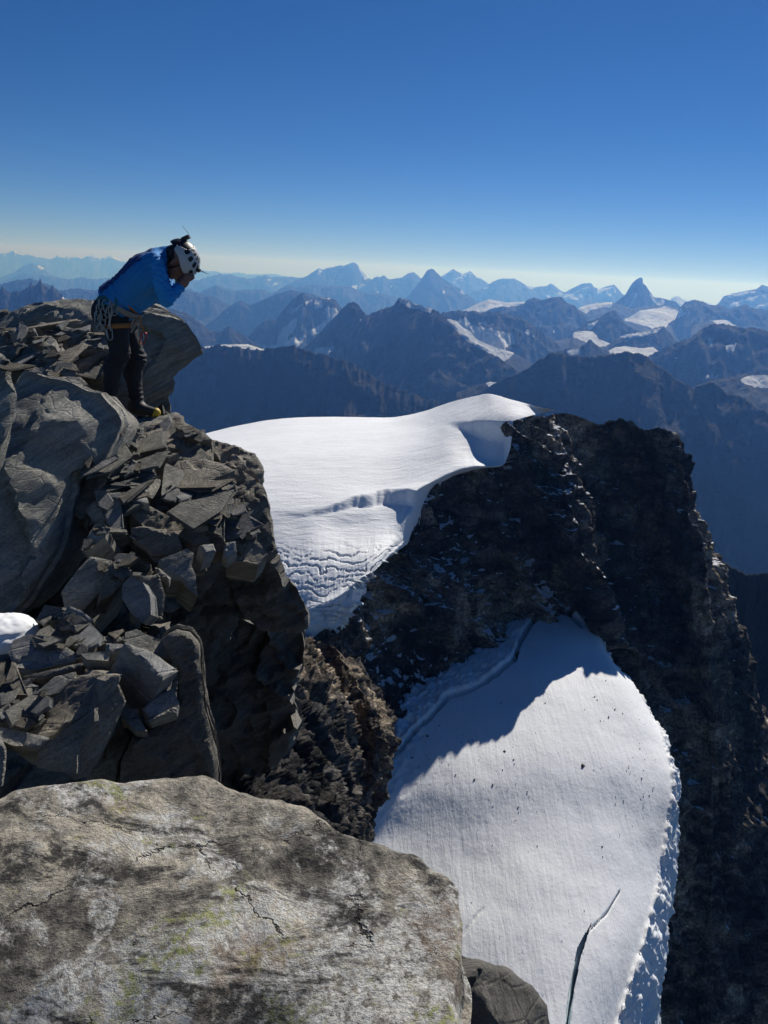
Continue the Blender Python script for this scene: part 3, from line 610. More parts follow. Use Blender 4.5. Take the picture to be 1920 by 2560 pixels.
# the long open crevasse: a real slot with walls
cv = np.array([(1478,2308),(1470,2328),(1462,2345),(1454,2365),(1447,2385),(1442,2410),(1436,2440),(1431,2465),(1427,2490),(1423,2520),(1419,2560),(1415,2600),(1412,2650),(1410,2700)], float)
cp_ = catmull(cv, 70); tt = np.linspace(0, 1, 70); cw = (1.2 + 6.0 * smooth(0, .25, tt) - 1.5 * smooth(.6, 1, tt)) * (1 + 0.35 * fbm(np.stack([tt * 14, tt * 0, tt * 0], 1), 3, seed=35))
u2, v2 = proj(q)
gf = gfaces(MR, NC, flip=True); cu_, cv_ = u2[gf].mean(1), v2[gf].mean(1); near = np.where((cu_ > 1390) & (cu_ < 1500) & (cv_ > 2290) & (cv_ < 2720))[0]
dd_ = np.hypot(cu_[near, None] - cp_[None, :, 0], cv_[near, None] - cp_[None, :, 1]); im = dd_.argmin(1)
hole = near[dd_[np.arange(len(near)), im] < cw[im] * 0.85 + 0.8]; gf = np.delete(gf, hole, 0)
def onice(pu, pv):
    return np.array([q[np.argmin((u2 - a) ** 2 + (v2 - b) ** 2 + 1e9 * (colp > .66))] for a, b in zip(pu, pv)])
kk = np.exp(-np.linspace(-2, 2, 9) ** 2); kk /= kk.sum()
ce = onice(cp_[:, 0], cp_[:, 1]); sm = lambda a: np.stack([np.convolve(np.pad(a[:, j], 4, mode='edge'), kk, 'valid') for j in range(3)], 1)
ce = sm(ce); mpp = ce[:, 1] / 1500.0; jl = fbm(np.stack([tt * 30, tt * 0, tt * 0 + 3], 1), 3, seed=36); wl_ = (cw * mpp * 1.25)[:, None] + 0.12
Lw = ce + np.array([-1.0, 0, 0.0]) * (wl_ + 0.15 * jl[:, None]) + [0, 0, 0.06]; Rw = ce + np.array([1.0, 0, 0.0]) * wl_ + [0, 0, 0.02]; Cw = ce + np.array([0.25, 0, -12.0])
slot = np.concatenate([Lw, Lw + [0.05, 0, -1.2], Cw, Rw + [-.05, 0, -1.2], Rw]).reshape(5, 70, 3)
mk('crevasse', slot.reshape(-1, 3), gfaces(5, 70), M_GLAC, attrs={'dirt_dark': np.zeros(350), 'ice': np.tile(np.repeat([0.1, .5, .9, .5, .1], 70), 1)}, kind='structure')['label'] = 'long open crevasse near the foot of the lower glacier'
glacier = mk('lower_glacier', q, gf, M_GLAC, attrs={'dirt_dark': dirt_dark, 'ice': ice}, kind='structure')
glacier['label'] = 'smooth lower glacier with a long crevasse and an ice cliff on its right'

# rock ribs between our crest and the ice foot
def rib(rows, M, N, seed, label, sc=1.0, left=False):
    R_ = PG(rows); dn_ = R_[-1] + (R_[-1] - R_[-2]) * 0.8; dn2 = dn_ + np.array([0, -3.0, -60.0])
    R_ = np.concatenate([R_, dn_[None], dn2[None]])
    if left: R_ = np.concatenate([(R_[:, 0] * 0.55 + np.array([-6.0, 0, 0]))[:, None], R_], 1)
    G = loft(R_, M, N); G = rockify(G, 3.2 * sc, 15.0 * sc, 1.5 * sc, 5.5 * sc, 0.8 * sc, 3.5 * sc, seed, 0, (1, 1, .5))
    o = mk('rock_rib', G.reshape(-1, 3), gfaces(M, N, flip=True), M_CLIFF, flat=True, attrs={'snow': np.full(M * N, -0.45), 'tone': 0.30 * TONE[0] + 0.25 * TONE[1] + 0.45 * TONE[2]}, kind='structure'); o['label'] = label
rib([[(400,1560,52),(480,1560,62),(580,1570,82),(660,1575,110),(720,1580,140),(749,1584,160),(770,1600,188),(780,1660,215)],
 [(400,1680,48),(480,1680,55),(600,1680,72),(690,1670,98),(750,1665,122),(792,1655,140),(815,1670,170),(825,1720,205)],
 [(400,1800,45),(480,1800,50),(620,1800,64),(720,1795,85),(790,1790,105),(836,1786,120),(862,1800,150),(872,1840,190)],
 [(400,1930,42),(480,1930,46),(640,1930,58),(740,1930,76),(815,1940,92),(860,1940,104),(890,1950,135),(900,1980,178)],
 [(400,2070,40),(480,2070,42),(660,2070,52),(770,2080,68),(830,2085,82),(872,2070,92),(890,2090,120),(895,2110,168)],
 [(400,2320,36),(480,2300,40),(680,2300,48),(800,2300,60),(850,2290,74),(890,2270,84),(900,2280,108),(905,2300,155)]], 270, 240, 51, 'lit grey rock rib falling steeply below the shaded near cliff', 1.0, True)
rib([[(750,1590,204),(810,1605,196),(854,1630,190),(880,1640,205),(900,1650,222)],
 [(780,1720,190),(850,1715,180),(899,1711,177),(925,1730,196),(940,1740,215)],
 [(810,1800,178),(890,1790,168),(947,1782,165),(972,1800,186),(985,1820,208)],
 [(820,1890,170),(895,1885,160),(953,1879,157),(975,1890,178),(985,1900,200)],
 [(825,1960,165),(880,1960,156),(925,1950,153),(945,1970,174),(955,1990,194)],
 [(830,2100,158),(870,2090,150),(898,2070,148),(915,2090,168),(925,2120,188)]], 150, 120, 57, 'narrow brown rock rib under the foot of the hanging ice', 1.3)

# stones that fell onto the glacier
rgd = np.random.default_rng(5); gv = np.zeros(len(glacier.data.vertices) * 3, np.float32); glacier.data.vertices.foreach_get('co', gv); gv = gv.reshape(-1, 3)
u, v = proj(gv); ok = np.where((u > 850) & (u < 1640) & (v > 1650) & (v < 2560) & (np.tile(np.linspace(0, 1, NC), MR) < 0.6))[0]
den = smooth(0.0, 0.5, fbm(gv[ok] / 22.0, 3, seed=33)) + 0.12; pick = rgd.choice(ok, 420, p=den / den.sum())
V, F = [], []
for i in pick:
    r_ = 0.09 * math.exp(rgd.normal(0.3, 0.55)); c_ = gv[i] + rgd.uniform(-.5, .5, 3) * [1, 1, 0]; b_ = len(V)
    for d_ in ((1, 0, 0), (-1, 0, 0), (0, 1, 0), (0, -1, 0), (0, 0, 1), (0, 0, -1)): V.append(c_ + np.array(d_) * r_ * rgd.uniform(.6, 1.4, 3))
    F += [(b_ + a, b_ + c, b_ + e) for a, c, e in ((0, 2, 4), (2, 1, 4), (1, 3, 4), (3, 0, 4), (2, 0, 5), (1, 2, 5), (3, 1, 5), (0, 3, 5))]
o = mk('glacier_debris', np.array(V), F, M_CLIFF, flat=True, attrs={'snow': np.full(len(V), -2.0), 'tone': np.full(len(V), 0.5)}); o['kind'] = 'stuff'; o['label'] = 'dark stones scattered over the lower glacier'
# ------------------------------------------------------------------ near rocks: the broken schist crest we stand on
FOL = np.array([-0.36, -0.22, 0.907]); FOL /= np.linalg.norm(FOL)          # normal of the rock's lamination
F1 = np.cross(FOL, [0, 1, 0]); F1 /= np.linalg.norm(F1); F2 = np.cross(FOL, F1)
def mat_schist(name, dark=(0.075, 0.075, 0.068), mid=(0.265, 0.260, 0.228), light=(0.49, 0.47, 0.40), rust=0.25, lam=1.0, vary=True, bump=0.9):
    m, nt, b = newmat(name); k = NB(nt); co = k.coord('Object')
    oi = k.n('ShaderNodeObjectInfo')
    # lamination frame: stretch noise along the layers
    comb = k.n('ShaderNodeCombineXYZ')
    for j, (ax, s) in enumerate(((F1, 2.2), (F2, 2.2), (FOL, 26.0))):
        d = k.n('ShaderNodeVectorMath', operation='DOT_PRODUCT'); d.inputs[1].default_value = tuple(ax * s * lam); k.l(co, d.inputs[0]); k.l(d.outputs['Value'], comb.inputs[j])
    st = comb.outputs[0]
    n1 = k.noise(st, 1.0, 7, 0.62, 0.55); n2 = k.noise(co, 3.2, 6, 0.6); n3 = k.noise(co, 45.0, 4, 0.7); n4 = k.noise(co, 160.0, 2, 0.6)
    v = k.math('ADD', k.math('MULTIPLY', n1, 0.42), k.math('ADD', k.math('MULTIPLY', n2, 0.38), k.math('MULTIPLY', n3, 0.20)))
    col = k.ramp(v, [(0.34, dark), (0.50, mid), (0.66, light)])
    rs = k.ramp(k.noise(co, 1.4, 6, 0.65), [(0.52, 0.0), (0.72, rust)])
    col = k.mix(rs, col, (0.13, 0.085, 0.045))
    ln = k.ramp(k.math('ADD', k.noise(co, 9.0, 6, 0.7), k.math('MULTIPLY', k.math('SUBTRACT', k.noise(co, 0.9, 3, 0.5), 0.5), 0.5)), [(0.62, 0.0), (0.70, 0.55)])
    col = k.mix(ln, col, (0.16, 0.17, 0.10))                                # thin lichen film
    gr = k.ramp(n4, [(0.3, 0.72), (0.7, 1.25)]); col = k.mix(1.0, col, gr, 'MULTIPLY')
    if vary:
        br = k.math('ADD', k.math('MULTIPLY', oi.outputs['Random'], 0.7), 0.68)
        cb = k.n('ShaderNodeCombineXYZ')
        for j in range(3): k.l(br, cb.inputs[j])
        col = k.mix(1.0, col, cb.outputs[0], 'MULTIPLY')
    g = k.n('ShaderNodeNewGeometry')
    pt = k.ramp(g.outputs['Pointiness'], [(0.50, 0.0), (0.58, 0.6)])        # worn, paler edges
    col = k.mix(pt, col, (0.24, 0.225, 0.19))
    k.l(col, b.inputs['Base Color'])
    b.inputs['Roughness'].default_value = 0.78; b.inputs['Specular IOR Level'].default_value = 0.28
    h1 = k.noise(st, 2.4, 8, 0.68, 0.4); h2 = k.noise(co, 26.0, 8, 0.68); h3 = k.vor(k.mapping(co, (7, 7, 16)), 1.0, 'DISTANCE_TO_EDGE')
    h = k.math('ADD', k.math('MULTIPLY', h1, 1.0), k.math('MULTIPLY', h2, 0.28))
    h = k.math('ADD', h, k.math('MULTIPLY', k.ramp(h3, [(0.0, 0.0), (0.06, 1.0)]), 0.12))
    tn = k.math('MULTIPLY', k.noise(co, 1.9, 8, 0.62, 0.25), 16.0)
    h = k.math('ADD', h, k.math('MULTIPLY', k.math('FLOOR', tn), 0.16))
    k.l(k.bump(h, bump, 0.035), b.inputs['Normal'])
    return m
M_SCH = mat_schist('schist')
M_SCHB = mat_schist('schist_brown', (0.07, 0.064, 0.054), (0.245, 0.22, 0.178), (0.45, 0.40, 0.315), 0.4)
M_SCHG = mat_schist('schist_grey_speckled', (0.11, 0.113, 0.114), (0.27, 0.273, 0.266), (0.46, 0.46, 0.43), 0.08, 0.5)
M_SCHD = mat_schist('schist_dark', (0.045, 0.044, 0.041), (0.15, 0.143, 0.128), (0.28, 0.262, 0.225), 0.25)

def edge_dist(p, poly):
    best = np.full(len(p), 1e9); q = np.roll(poly, -1, 0)
    for a, b in zip(poly, q):
        ab = b - a; t = np.clip(((p - a) @ ab) / (ab @ ab + 1e-12), 0, 1)
        best = np.minimum(best, np.linalg.norm(p - a - t[:, None] * ab, axis=1))
    return best
def lam_disp(p, a, l1=0.5, l2=0.035, seed=0):
    q = np.stack([p @ F1 / l1, p @ F2 / l1, p @ FOL / l2], 1)
    w = fbm(p / 0.6, 2, seed=seed + 1)
    return a * fbm(q + 0.5 * w[:, None], 3, 0.55, seed)
NEAR = []                                                                   # (verts, tris) of everything a stone could lie on
def slab(pts, Y, n, thick, name='rock_slab', mat=None, parent=None, h=None, rough=1.0, bulge=0.0, layers=None, seed=None, ext=None, step=1.0, undercut=0.0, cell=0.28, label=None, cat='rock', group=None, lama=0.010, laml=0.04, facet=0.45, bed=0.05):
    """a slab whose visible face has the given outline (photo pixels) on the plane through depth Y with normal n, and real thickness behind it"""
    pts = np.array(pts, float); n = np.array(n, float); n /= np.linalg.norm(n)
    seed = seed if seed is not None else int(abs(pts.sum()) + Y * 100) % 997
    c = pts.mean(0); P0 = P(c[0], c[1], Y); r = ray(pts[:, 0], pts[:, 1])
    dn = r @ n; dn = np.where(dn > -0.12, -0.12, dn)
    W3 = r * ((P0 @ n) / dn)[:, None]
    lim = np.clip(W3[:, 1], Y * 0.6, Y * 1.5); W3 = r * (lim / r[:, 1])[:, None] if np.any(np.abs(W3[:, 1] - lim) > 1e-6) else W3
    e1 = np.cross(n, [0.0, 0.0, 1.0]); e1 = e1 / np.linalg.norm(e1) if np.linalg.norm(e1) > 0.2 else np.array([1.0, 0, 0]); e1 -= n * (e1 @ n); e1 /= np.linalg.norm(e1); e2 = np.cross(n, e1)
    O = W3.mean(0); L = np.stack([(W3 - O) @ e1, (W3 - O) @ e2], 1); H0 = (W3 - O) @ n
    area = 0.5 * np.sum(L[:, 0] * np.roll(L[:, 1], -1) - L[:, 1] * np.roll(L[:, 0], -1))
    if area < 0: L = L[::-1]; H0 = H0[::-1]; area = -area
    if h is None: h = max(0.0030 * Y, min(0.008 * Y, math.sqrt(area) / 22))
    # outline resampled and broken up
    nx = np.roll(L, -1, 0); seg = np.linalg.norm(nx - L, axis=1); ring = []; hr = []
    for a, b, s, ha, hb in zip(L, nx, seg, H0, np.roll(H0, -1)):
        m = max(1, int(s / h)); t = np.arange(m) / m
        ring.append(a + (b - a) * t[:, None]); hr.append(ha + (hb - ha) * t)
    ring = np.concatenate(ring); hr = np.concatenate(hr); no = len(ring)
    tg = np.roll(ring, -1, 0) - np.roll(ring, 1, 0); on = np.stack([tg[:, 1], -tg[:, 0]], 1); on /= np.linalg.norm(on, axis=1, keepdims=True) + 1e-9
    for _ in range(3): on = on + np.roll(on, 1, 0) + np.roll(on, -1, 0)
    on /= np.linalg.norm(on, axis=1, keepdims=True) + 1e-9
    r3 = O + ring[:, :1] * e1 + ring[:, 1:] * e2
    sz = math.sqrt(area)
    ring = ring + on * ((0.030 * fbm(r3 / (0.32 * sz + .02), 4, 0.6, seed) + 0.012 * fbm(r3 / 0.05, 3, .6, seed + 2) * min(1, sz)) * sz * rough)[:, None]
    lo, hi = ring.min(0), ring.max(0)
    gx = np.arange(lo[0], hi[0], h); gy = np.arange(lo[1], hi[1], h * 0.9)
    g = np.stack(np.meshgrid(gx, gy, indexing='ij'), -1); g[:, ::2, 0] += h / 2; g = g.reshape(-1, 2)
    g = g + np.random.default_rng(seed).uniform(-.22, .22, g.shape) * h
    g = g[inpoly(g[:, 0], g[:, 1], ring)]
    if len(g):
        ed = edge_dist(g, ring[:: max(1, no // 160)]); g = g[ed > h * 0.55]
    allp = np.concatenate([ring, g]) if len(g) else ring
    vv, ee, ff, ov, oe, of = delaunay_2d_cdt([Vector(p) for p in allp], [(i, (i + 1) % no) for i in range(no)], [], 1, 1e-6)
    if len(vv) != len(allp):                        # outline crossed itself: use what the triangulation gives
        allp = np.array([tuple(x) for x in vv]); no = min(no, len(allp)); ring = allp[:no]; on = on[:no]
    tri = np.array([f for f in ff if len(f) == 3], int)
    dist = edge_dist(allp, ring[:: max(1, no // 200)]); dist[:no] = 0
    if len(hr) > 1 and np.ptp(hr) > 1e-4:            # outline not flat: spread its heights inwards
        w = 1.0 / (np.linalg.norm(allp[:, None] - ring[None, ::3], axis=2) ** 2 + 1e-4); hh = (w * hr[None, ::3]).sum(1) / w.sum(1); hh[:no] = hr[:no]
    else: hh = np.zeros(len(allp))
    top3 = O + allp[:, :1] * e1 + allp[:, 1:] * e2 + hh[:, None] * n
    rr = min(0.05 * sz, 0.022)
    z = -0.55 * rr * (1 - smooth(0, rr, dist)) ** 2 + bulge * smooth(0, 0.5 * sz, dist)
    z += 0.022 * min(1, sz) * rough * fbm(top3 / (0.5 * sz + .05), 4, 0.55, seed + 3)
    f1, f2, rid, off = worley(top3 / cell, seed % 50)
    z += facet * rough * 0.07 * cell * smooth(0, rr * 1.5, dist) * ((rid[:, 0] - 0.5) * 1.6 + (off * (rid - 0.5)).sum(1) * 2.2)
    # terraces where a layer has flaked off
    tr = fbm(top3 / (0.55 * sz + 0.1), 5, 0.6, seed + 5) * 4.0
    z += step * 0.012 * min(1.5, sz) * (np.floor(tr) + smooth(0.40, 0.60, tr - np.floor(tr))) * smooth(0, rr, dist)
    top3 = top3 + n * z[:, None]
    ext = -n if ext is None else np.array(ext, float) / np.linalg.norm(ext)
    on3 = on[:, :1] * e1 + on[:, 1:] * e2; rs_ = np.random.default_rng(seed + 1)
    nbed = int(np.clip(round(thick / bed), 2, 11)); cuts = np.concatenate([[0], np.sort(rs_.uniform(0.08, 0.95, nbed - 1)), [1.0]]); tl = []
    for b_ in range(nbed):
        t0, t1 = cuts[b_], cuts[b_ + 1]; o_ = rs_.normal(0, 0.022) * min(1.2, sz) * rough; g_ = -0.010 * min(1.0, sz) * rough
        if b_ == 0: tl += [(t0 + (t1 - t0) * .5, o_ * .3), (t1 - .004, o_ * .5)]
        else: tl += [(t0 + .004, g_), (t0 + min(.02, (t1 - t0) * .3), o_), (t1 - .006, o_ + rs_.normal(0, 0.006) * sz)]
    nl = len(tl); rings = [top3[:no]]
    for t, o_ in tl:
        base = top3[:no] + ext * thick * t
        off_ = o_ * (1 + 0.9 * fbm(base / 0.22, 2, seed=seed + int(t * 40))) + 0.028 * sz * rough * fbm(base / (0.3 * sz + .03), 3, .55, seed + 8) - undercut * t * thick - 0.15 * sz * max(0, t - 0.8)
        rings.append(base + on3 * off_[:, None])
    ni = len(allp) - no
    V = np.concatenate([top3] + rings[1:] + [top3[no:] + ext * thick]) if ni > 0 else np.concatenate([top3] + rings[1:])
    off0 = len(allp); idx = [np.arange(no)] + [off0 + (j - 1) * no + np.arange(no) for j in range(1, nl + 1)]
    F = []
    for a, b in zip(idx[:-1], idx[1:]):
        F.append(np.stack([a, b, np.roll(b, -1), np.roll(a, -1)], 1))
    mp = np.concatenate([idx[-1], off0 + nl * no + np.arange(ni)])
    bot = mp[tri][:, ::-1]
    V = V + n * lam_disp(V, lama * rough * min(1, sz + .3), 0.5, laml, seed)[:, None]
    quads = np.concatenate(F)
    o = mk(name, V - O, [tri.astype(int), quads, bot], mat or M_SCH, parent)
    o.location = O
    o.data.set_sharp_from_angle(angle=math.radians(30))
    NEAR.append((V, np.concatenate([tri, quads[:, [0, 1, 2]], quads[:, [0, 2, 3]]])))
    if label: tag(o, label, cat, group, 'thing')
    return o

# the ground of the crest, under and between the slabs
base_rows = [
 [(-420,830,9.2),(-150,815,9.0),(0,800,8.9),(150,785,8.9),(250,800,8.8),(300,830,8.8),(330,850,8.8)],
 [(-420,900,8.4),(-150,890,8.3),(0,880,8.2),(150,870,8.1),(240,880,8.1),(290,900,8.1),(310,920,8.1)],
 [(-420,980,7.5),(-150,980,7.4),(0,970,7.3),(150,960,7.3),(240,985,7.3),(290,1010,7.3),(310,1030,7.3)],
 [(-420,1060,6.6),(-150,1060,6.6),(0,1060,6.5),(150,1060,6.6),(270,1066,6.7),(340,1070,6.7),(400,1075,6.7)],
 [(-420,1130,6.0),(-150,1130,6.0),(0,1130,6.0),(150,1130,6.1),(300,1120,6.3),(420,1125,6.4),(500,1140,6.5)],
 [(-420,1210,5.5),(-150,1210,5.5),(0,1210,5.5),(150,1210,5.6),(310,1200,5.8),(450,1200,6.0),(540,1210,6.1)],
 [(-420,1310,5.0),(-150,1310,5.0),(0,1310,5.0),(160,1310,5.1),(330,1300,5.2),(480,1290,5.5),(580,1300,5.7)],
 [(-420,1410,4.6),(-150,1410,4.6),(0,1410,4.6),(170,1410,4.65),(350,1400,4.8),(490,1385,5.1),(590,1395,5.3)],
 [(-420,1500,4.2),(-150,1500,4.2),(0,1500,4.2),(160,1500,4.25),(290,1500,4.4),(370,1495,4.6),(430,1490,4.9)],
 [(-420,1580,3.8),(-150,1580,3.8),(0,1580,3.8),(140,1580,3.8),(240,1580,3.9),(320,1580,4.0),(370,1580,4.2)],
 [(-420,1660,3.5),(-150,1660,3.5),(0,1660,3.5),(140,1660,3.5),(240,1660,3.5),(330,1660,3.5),(390,1660,3.6)],
 [(-420,1780,3.3),(-150,1780,3.3),(0,1780,3.3),(140,1780,3.3),(240,1780,3.3),(330,1780,3.3),(400,1780,3.4)],
 [(-420,1920,3.2),(-150,1920,3.2),(0,1920,3.2),(140,1920,3.2),(240,1920,3.2),(340,1920,3.2),(410,1920,3.3)],
 [(-420,2150,3.0),(-150,2150,3.0),(0,2150,3.0),(140,2150,3.0),(280,2150,3.0),(400,2150,3.0),(500,2150,3.1)],
 [(-420,2500,2.9),(-150,2500,2.9),(0,2500,2.9),(140,2500,2.9),(280,2500,2.9),(400,2500,2.9),(510,2500,3.0)],
]
BR = PG(base_rows)
BR *= 1.03
low = BR[-1] + np.array([0, 0.1, -1.6]); low2 = low + np.array([0, 0.3, -4.0]); BR = np.concatenate([BR, low[None], low2[None]])
fl = BR[:, 0] + np.array([-2.5, 0.3, -1.2]); BR = np.concatenate([(fl + np.array([-3.0, 0.5, -5.0]))[:, None], fl[:, None], BR], 1)
rim = BR[:, -1] + np.array([-0.15, 0.6, -0.35]); rim2 = rim + np.array([-0.4, 1.2, -2.5])      # the far side of the crest falls away
bk = BR[0] + np.array([0, 0.8, -0.4]); 
BR = np.concatenate([BR, rim[:, None], rim2[:, None]], 1)
top = BR[0] + np.array([0, 0.9, -0.5]); top2 = top + np.array([0, 1.2, -3.0])
BR = np.concatenate([top2[None], top[None], BR])
G = loft(BR, 320, 240)
nb = gnormals(G).reshape(-1, 3); q = G.reshape(-1, 3)
f1, f2, rid, off = worley(np.stack([q @ F1 / 0.34, q @ F2 / 0.34, q @ FOL / 0.13], 1) + 0.3 * fbm(q / 0.4, 2, seed=40)[:, None], 3)
d = 0.10 * (np.minimum(f2 - f1, .25) / .25 * (0.4 + rid[:, 0]) - 1.0) + 0.03 * fbm(q / 0.2, 4, .6, 41) + lam_disp(q, .02, .5, .04, 42)
q = q - nb * np.sign((nb * (-q)).sum(1, keepdims=True)) * -1 * d[:, None]
ridge = mk('rocky_crest', q, gfaces(320, 240, flip=True), M_SCHD, kind='structure')
ridge['label'] = 'broken dark schist crest of the summit ridge'
NEAR.append((q, gfaces(320, 240)[:, :3])); NEAR.append((q, gfaces(320, 240)[:, [0, 2, 3]]))

def px(pts, k, ox, oy): return [(ox + a * k, oy + b * k) for a, b in pts]
A = lambda p: px(p, 0.3134, 0, 740)
C = lambda p: px(p, 0.3134, 200, 1040)
D = lambda p: px(p, 0.3376, 0, 1500)
E_ = lambda p: px(p, 0.4822, 0, 1200)
rs = lambda *a, **k: slab(*a, parent=ridge, **k)

# --- outcrop behind the climber
slab(A([(1100,128),(1200,138),(1290,165),(1400,190),(1490,225),(1530,280),(1560,330),(1600,400),(1618,455),(1540,500),(1480,560),(1400,620),(1375,650),(1392,690),(1385,750),(1330,820),(1270,870),(1220,920),(1100,945),(950,900),(850,760),(800,600),(830,400),(860,250),(980,150)]), 7.3, (0.28,-0.93,0.12), 1.5, 'outcrop', h=0.026, bulge=0.10, step=1.0, facet=.8, cell=.5, ext=(-0.5,0.86,0.05), lama=.022, laml=.08, label='overhanging dark outcrop jutting right behind the climber\'s legs')
rs(A([(-120,220),(0,170),(60,128),(140,85),(250,50),(420,35),(500,15),(620,10),(760,40),(800,110),(880,180),(880,270),(700,255),(500,230),(300,215),(150,235),(0,240),(-120,270)]), 7.9, (-0.12,-0.55,0.83), 0.9, 'boulder', h=0.035, bulge=.05, step=2.5)
rs(A([(270,230),(330,198),(430,225),(600,250),(770,290),(880,330),(880,440),(760,450),(560,440),(480,390),(400,330),(330,310)]), 7.1, (-0.1,-.62,.78), 0.5, step=2.5)
rs(A([(62,262),(150,240),(280,255),(286,285),(180,300),(70,290)]), 6.8, (-.05,-.4,.9), 0.1, mat=M_SCHG)
rs(A([(110,355),(240,330),(400,312),(442,345),(442,405),(380,425),(300,400),(200,372)]), 6.7, (-.2,-.5,.84), 0.3)
rs(A([(-150,420),(0,400),(130,365),(260,400),(340,460),(365,520),(280,565),(200,605),(80,600),(-150,580)]), 6.4, (-.22,-.68,.68), 0.6, 'boulder', step=2.0)
rs(A([(-150,300),(0,270),(60,290),(200,305),(330,320),(300,340),(110,350),(0,400),(-150,420)]), 6.9, (-.1,-.55,.83), 0.5)
rs(A([(545,445),(700,470),(870,440),(880,530),(700,565),(600,560),(540,520)]), 7.0, (.05,-.9,.4), 0.6)
rs(A([(580,575),(700,558),(870,500),(880,610),(760,645),(670,645),(600,610)]), 6.8, (-.1,-.8,.55), 0.5)
rs(A([(330,430),(430,430),(530,500),(560,570),(440,590),(430,645),(330,645),(250,600)]), 6.3, (.2,-.8,.5), 0.5, mat=M_SCHB)
rs(A([(425,565),(550,555),(562,590),(520,625),(430,645)]), 6.2, (.1,-.7,.7), 0.25, mat=M_SCHD)
rs(A([(200,600),(330,560),(430,640),(640,640),(700,700),(600,760),(420,700),(250,650)]), 6.0, (.0,-.6,.8), 0.4)
rs(A([(640,650),(850,560),(1000,700),(1060,940),(900,920),(800,780),(700,760)]), 6.9, (.1,-.9,.4), 0.6, mat=M_SCHB)
# --- the two large boulders at left
slab([(38,962),(62,926),(91,938),(125,948),(175,954),(219,974),(251,982),(275,1008),(298,1033),(305,1053),(298,1072),(288,1094),(276,1116),(263,1144),(248,1171),(226,1150),(205,1170),(178,1180),(168,1205),(160,1260),(152,1330),(135,1380),(100,1440),(60,1500),(20,1535),(-60,1570),(-160,1400),(-140,1150),(-40,1020)], 4.45, (0.30,-0.73,0.61), 0.9, 'boulder', h=0.024, bulge=0.12, step=0.9, cell=0.8, rough=0.8, facet=.9, ext=(-0.1,0.9,-0.3), label='huge smooth-faced boulder in shade below the climber, at left')
slab([(-20,870),(8,885),(22,905),(30,940),(46,990),(34,1040),(18,1085),(-10,1130),(-140,1150),(-160,880)], 3.5, (.5,-.72,.48), 0.7, 'boulder', h=0.02, label='dark rough boulder cut off by the left edge, beside the huge one')
# --- slabs and blocks of the middle ledge
slab([(296,1060),(318,1051),(345,1046),(375,1040),(407,1037),(439,1027),(449,1031),(452,1041),(432,1053),(392,1064),(345,1080),(313,1080),(296,1072)], 6.05, (0.0,-.28,.96), 0.22, h=.022, step=2, label='thin lit slab under the climber\'s boots')
rs(C([(300,160),(360,120),(500,70),(680,30),(790,-25),(828,-15),(840,35),(900,75),(980,108),(1045,180),(1035,300),(1000,335),(850,310),(700,280),(600,225),(450,185)]), 5.85, (0.1,-.5,.86), 0.6, 'boulder', mat=M_SCHB, h=.03, step=2.5)
rs(C([(760,80),(880,70),(990,130),(1050,180),(940,200),(860,140)]), 5.8, (.1,-.5,.85), .2, mat=M_SCHB)
slab(C([(910,190),(1050,180),(1160,215),(1280,245),(1400,295),(1445,370),(1475,440),(1430,515),(1340,465),(1240,445),(1150,385),(1060,320),(980,280)]), 6.0, (.15,-.62,.77), 0.45, h=.022, rough=1.6, step=3, lama=.03, laml=.05, label='finely layered ledge tip jutting over the snow plateau, right of the boots', cat='rock', mat=M_SCHB)
rs(C([(225,180),(350,155),(470,220),(490,295),(380,345),(200,335),(185,285)]), 5.2, (-.1,-.6,.8), 0.3)
rs(C([(470,225),(600,238),(690,300),(780,290),(700,340),(560,355),(440,325)]), 5.25, (-.05,-.5,.86), 0.25)
rs(C([(760,350),(1000,330),(1150,380),(1235,430),(1130,472),(1000,515),(870,548),(760,485),(725,460)]), 5.2, (.1,-.45,.89), 0.3, mat=M_SCHB, h=.025)
slab(C([(1040,560),(1130,470),(1230,430),(1350,455),(1450,535),(1492,620),(1512,700),(1535,830),(1565,980),(1590,1085),(1500,1110),(1400,1130),(1290,1080),(1300,700),(1280,620),(1100,640)]), 5.5, (.36,-.68,.64), 0.9, 'boulder', mat=M_SCHB, h=.028, rough=1.8, step=3, lama=.03, laml=.07, label='rounded brown rock shoulder along the drop above the ice slope')
rs(C([(130,490),(220,420),(380,345),(388,420),(340,472),(200,485)]), 4.75, (-.15,-.45,.88), 0.2)
rs(C([(370,430),(420,345),(470,368),(492,430),(485,520),(475,625),(400,605),(365,500)]), 4.75, (.6,-.72,.35), 0.3)
rs(C([(488,400),(560,378),(602,440),(614,505),(592,595),(530,575),(488,500)]), 4.8, (.35,-.75,.56), 0.35)
rs(C([(100,530),(280,535),(312,605),(150,690),(70,670)]), 4.6, (-.1,-.88,.45), 0.4, mat=M_SCHD)
rs(C([(268,618),(400,625),(535,650),(548,695),(400,668),(285,645)]), 4.5, (.0,-.3,.95), 0.09, mat=M_SCHG)
slab(C([(355,680),(430,665),(560,715),(700,785),(860,855),(1015,885),(1035,1000),(900,1015),(780,955),(640,930),(500,870),(395,770)]), 4.45, (.22,-.55,.80), 0.42, h=.018, step=2.5, mat=M_SCHB, label='long tilted block with a lit upper edge among the ledge rubble')
rs(C([(400,890),(520,875),(700,930),(780,950),(815,1050),(700,1135),(600,1175),(530,1080),(420,1000)]), 4.25, (.25,-.85,.45), 0.5)
rs(C([(40,740),(170,640),(315,650),(305,805),(170,845),(95,835)]), 4.4, (.0,-.72,.69), 0.4)
rs(C([(0,1060),(120,855),(190,845),(215,905),(200,965),(60,1060)]), 4.1, (-.05,-.65,.76), 0.35)
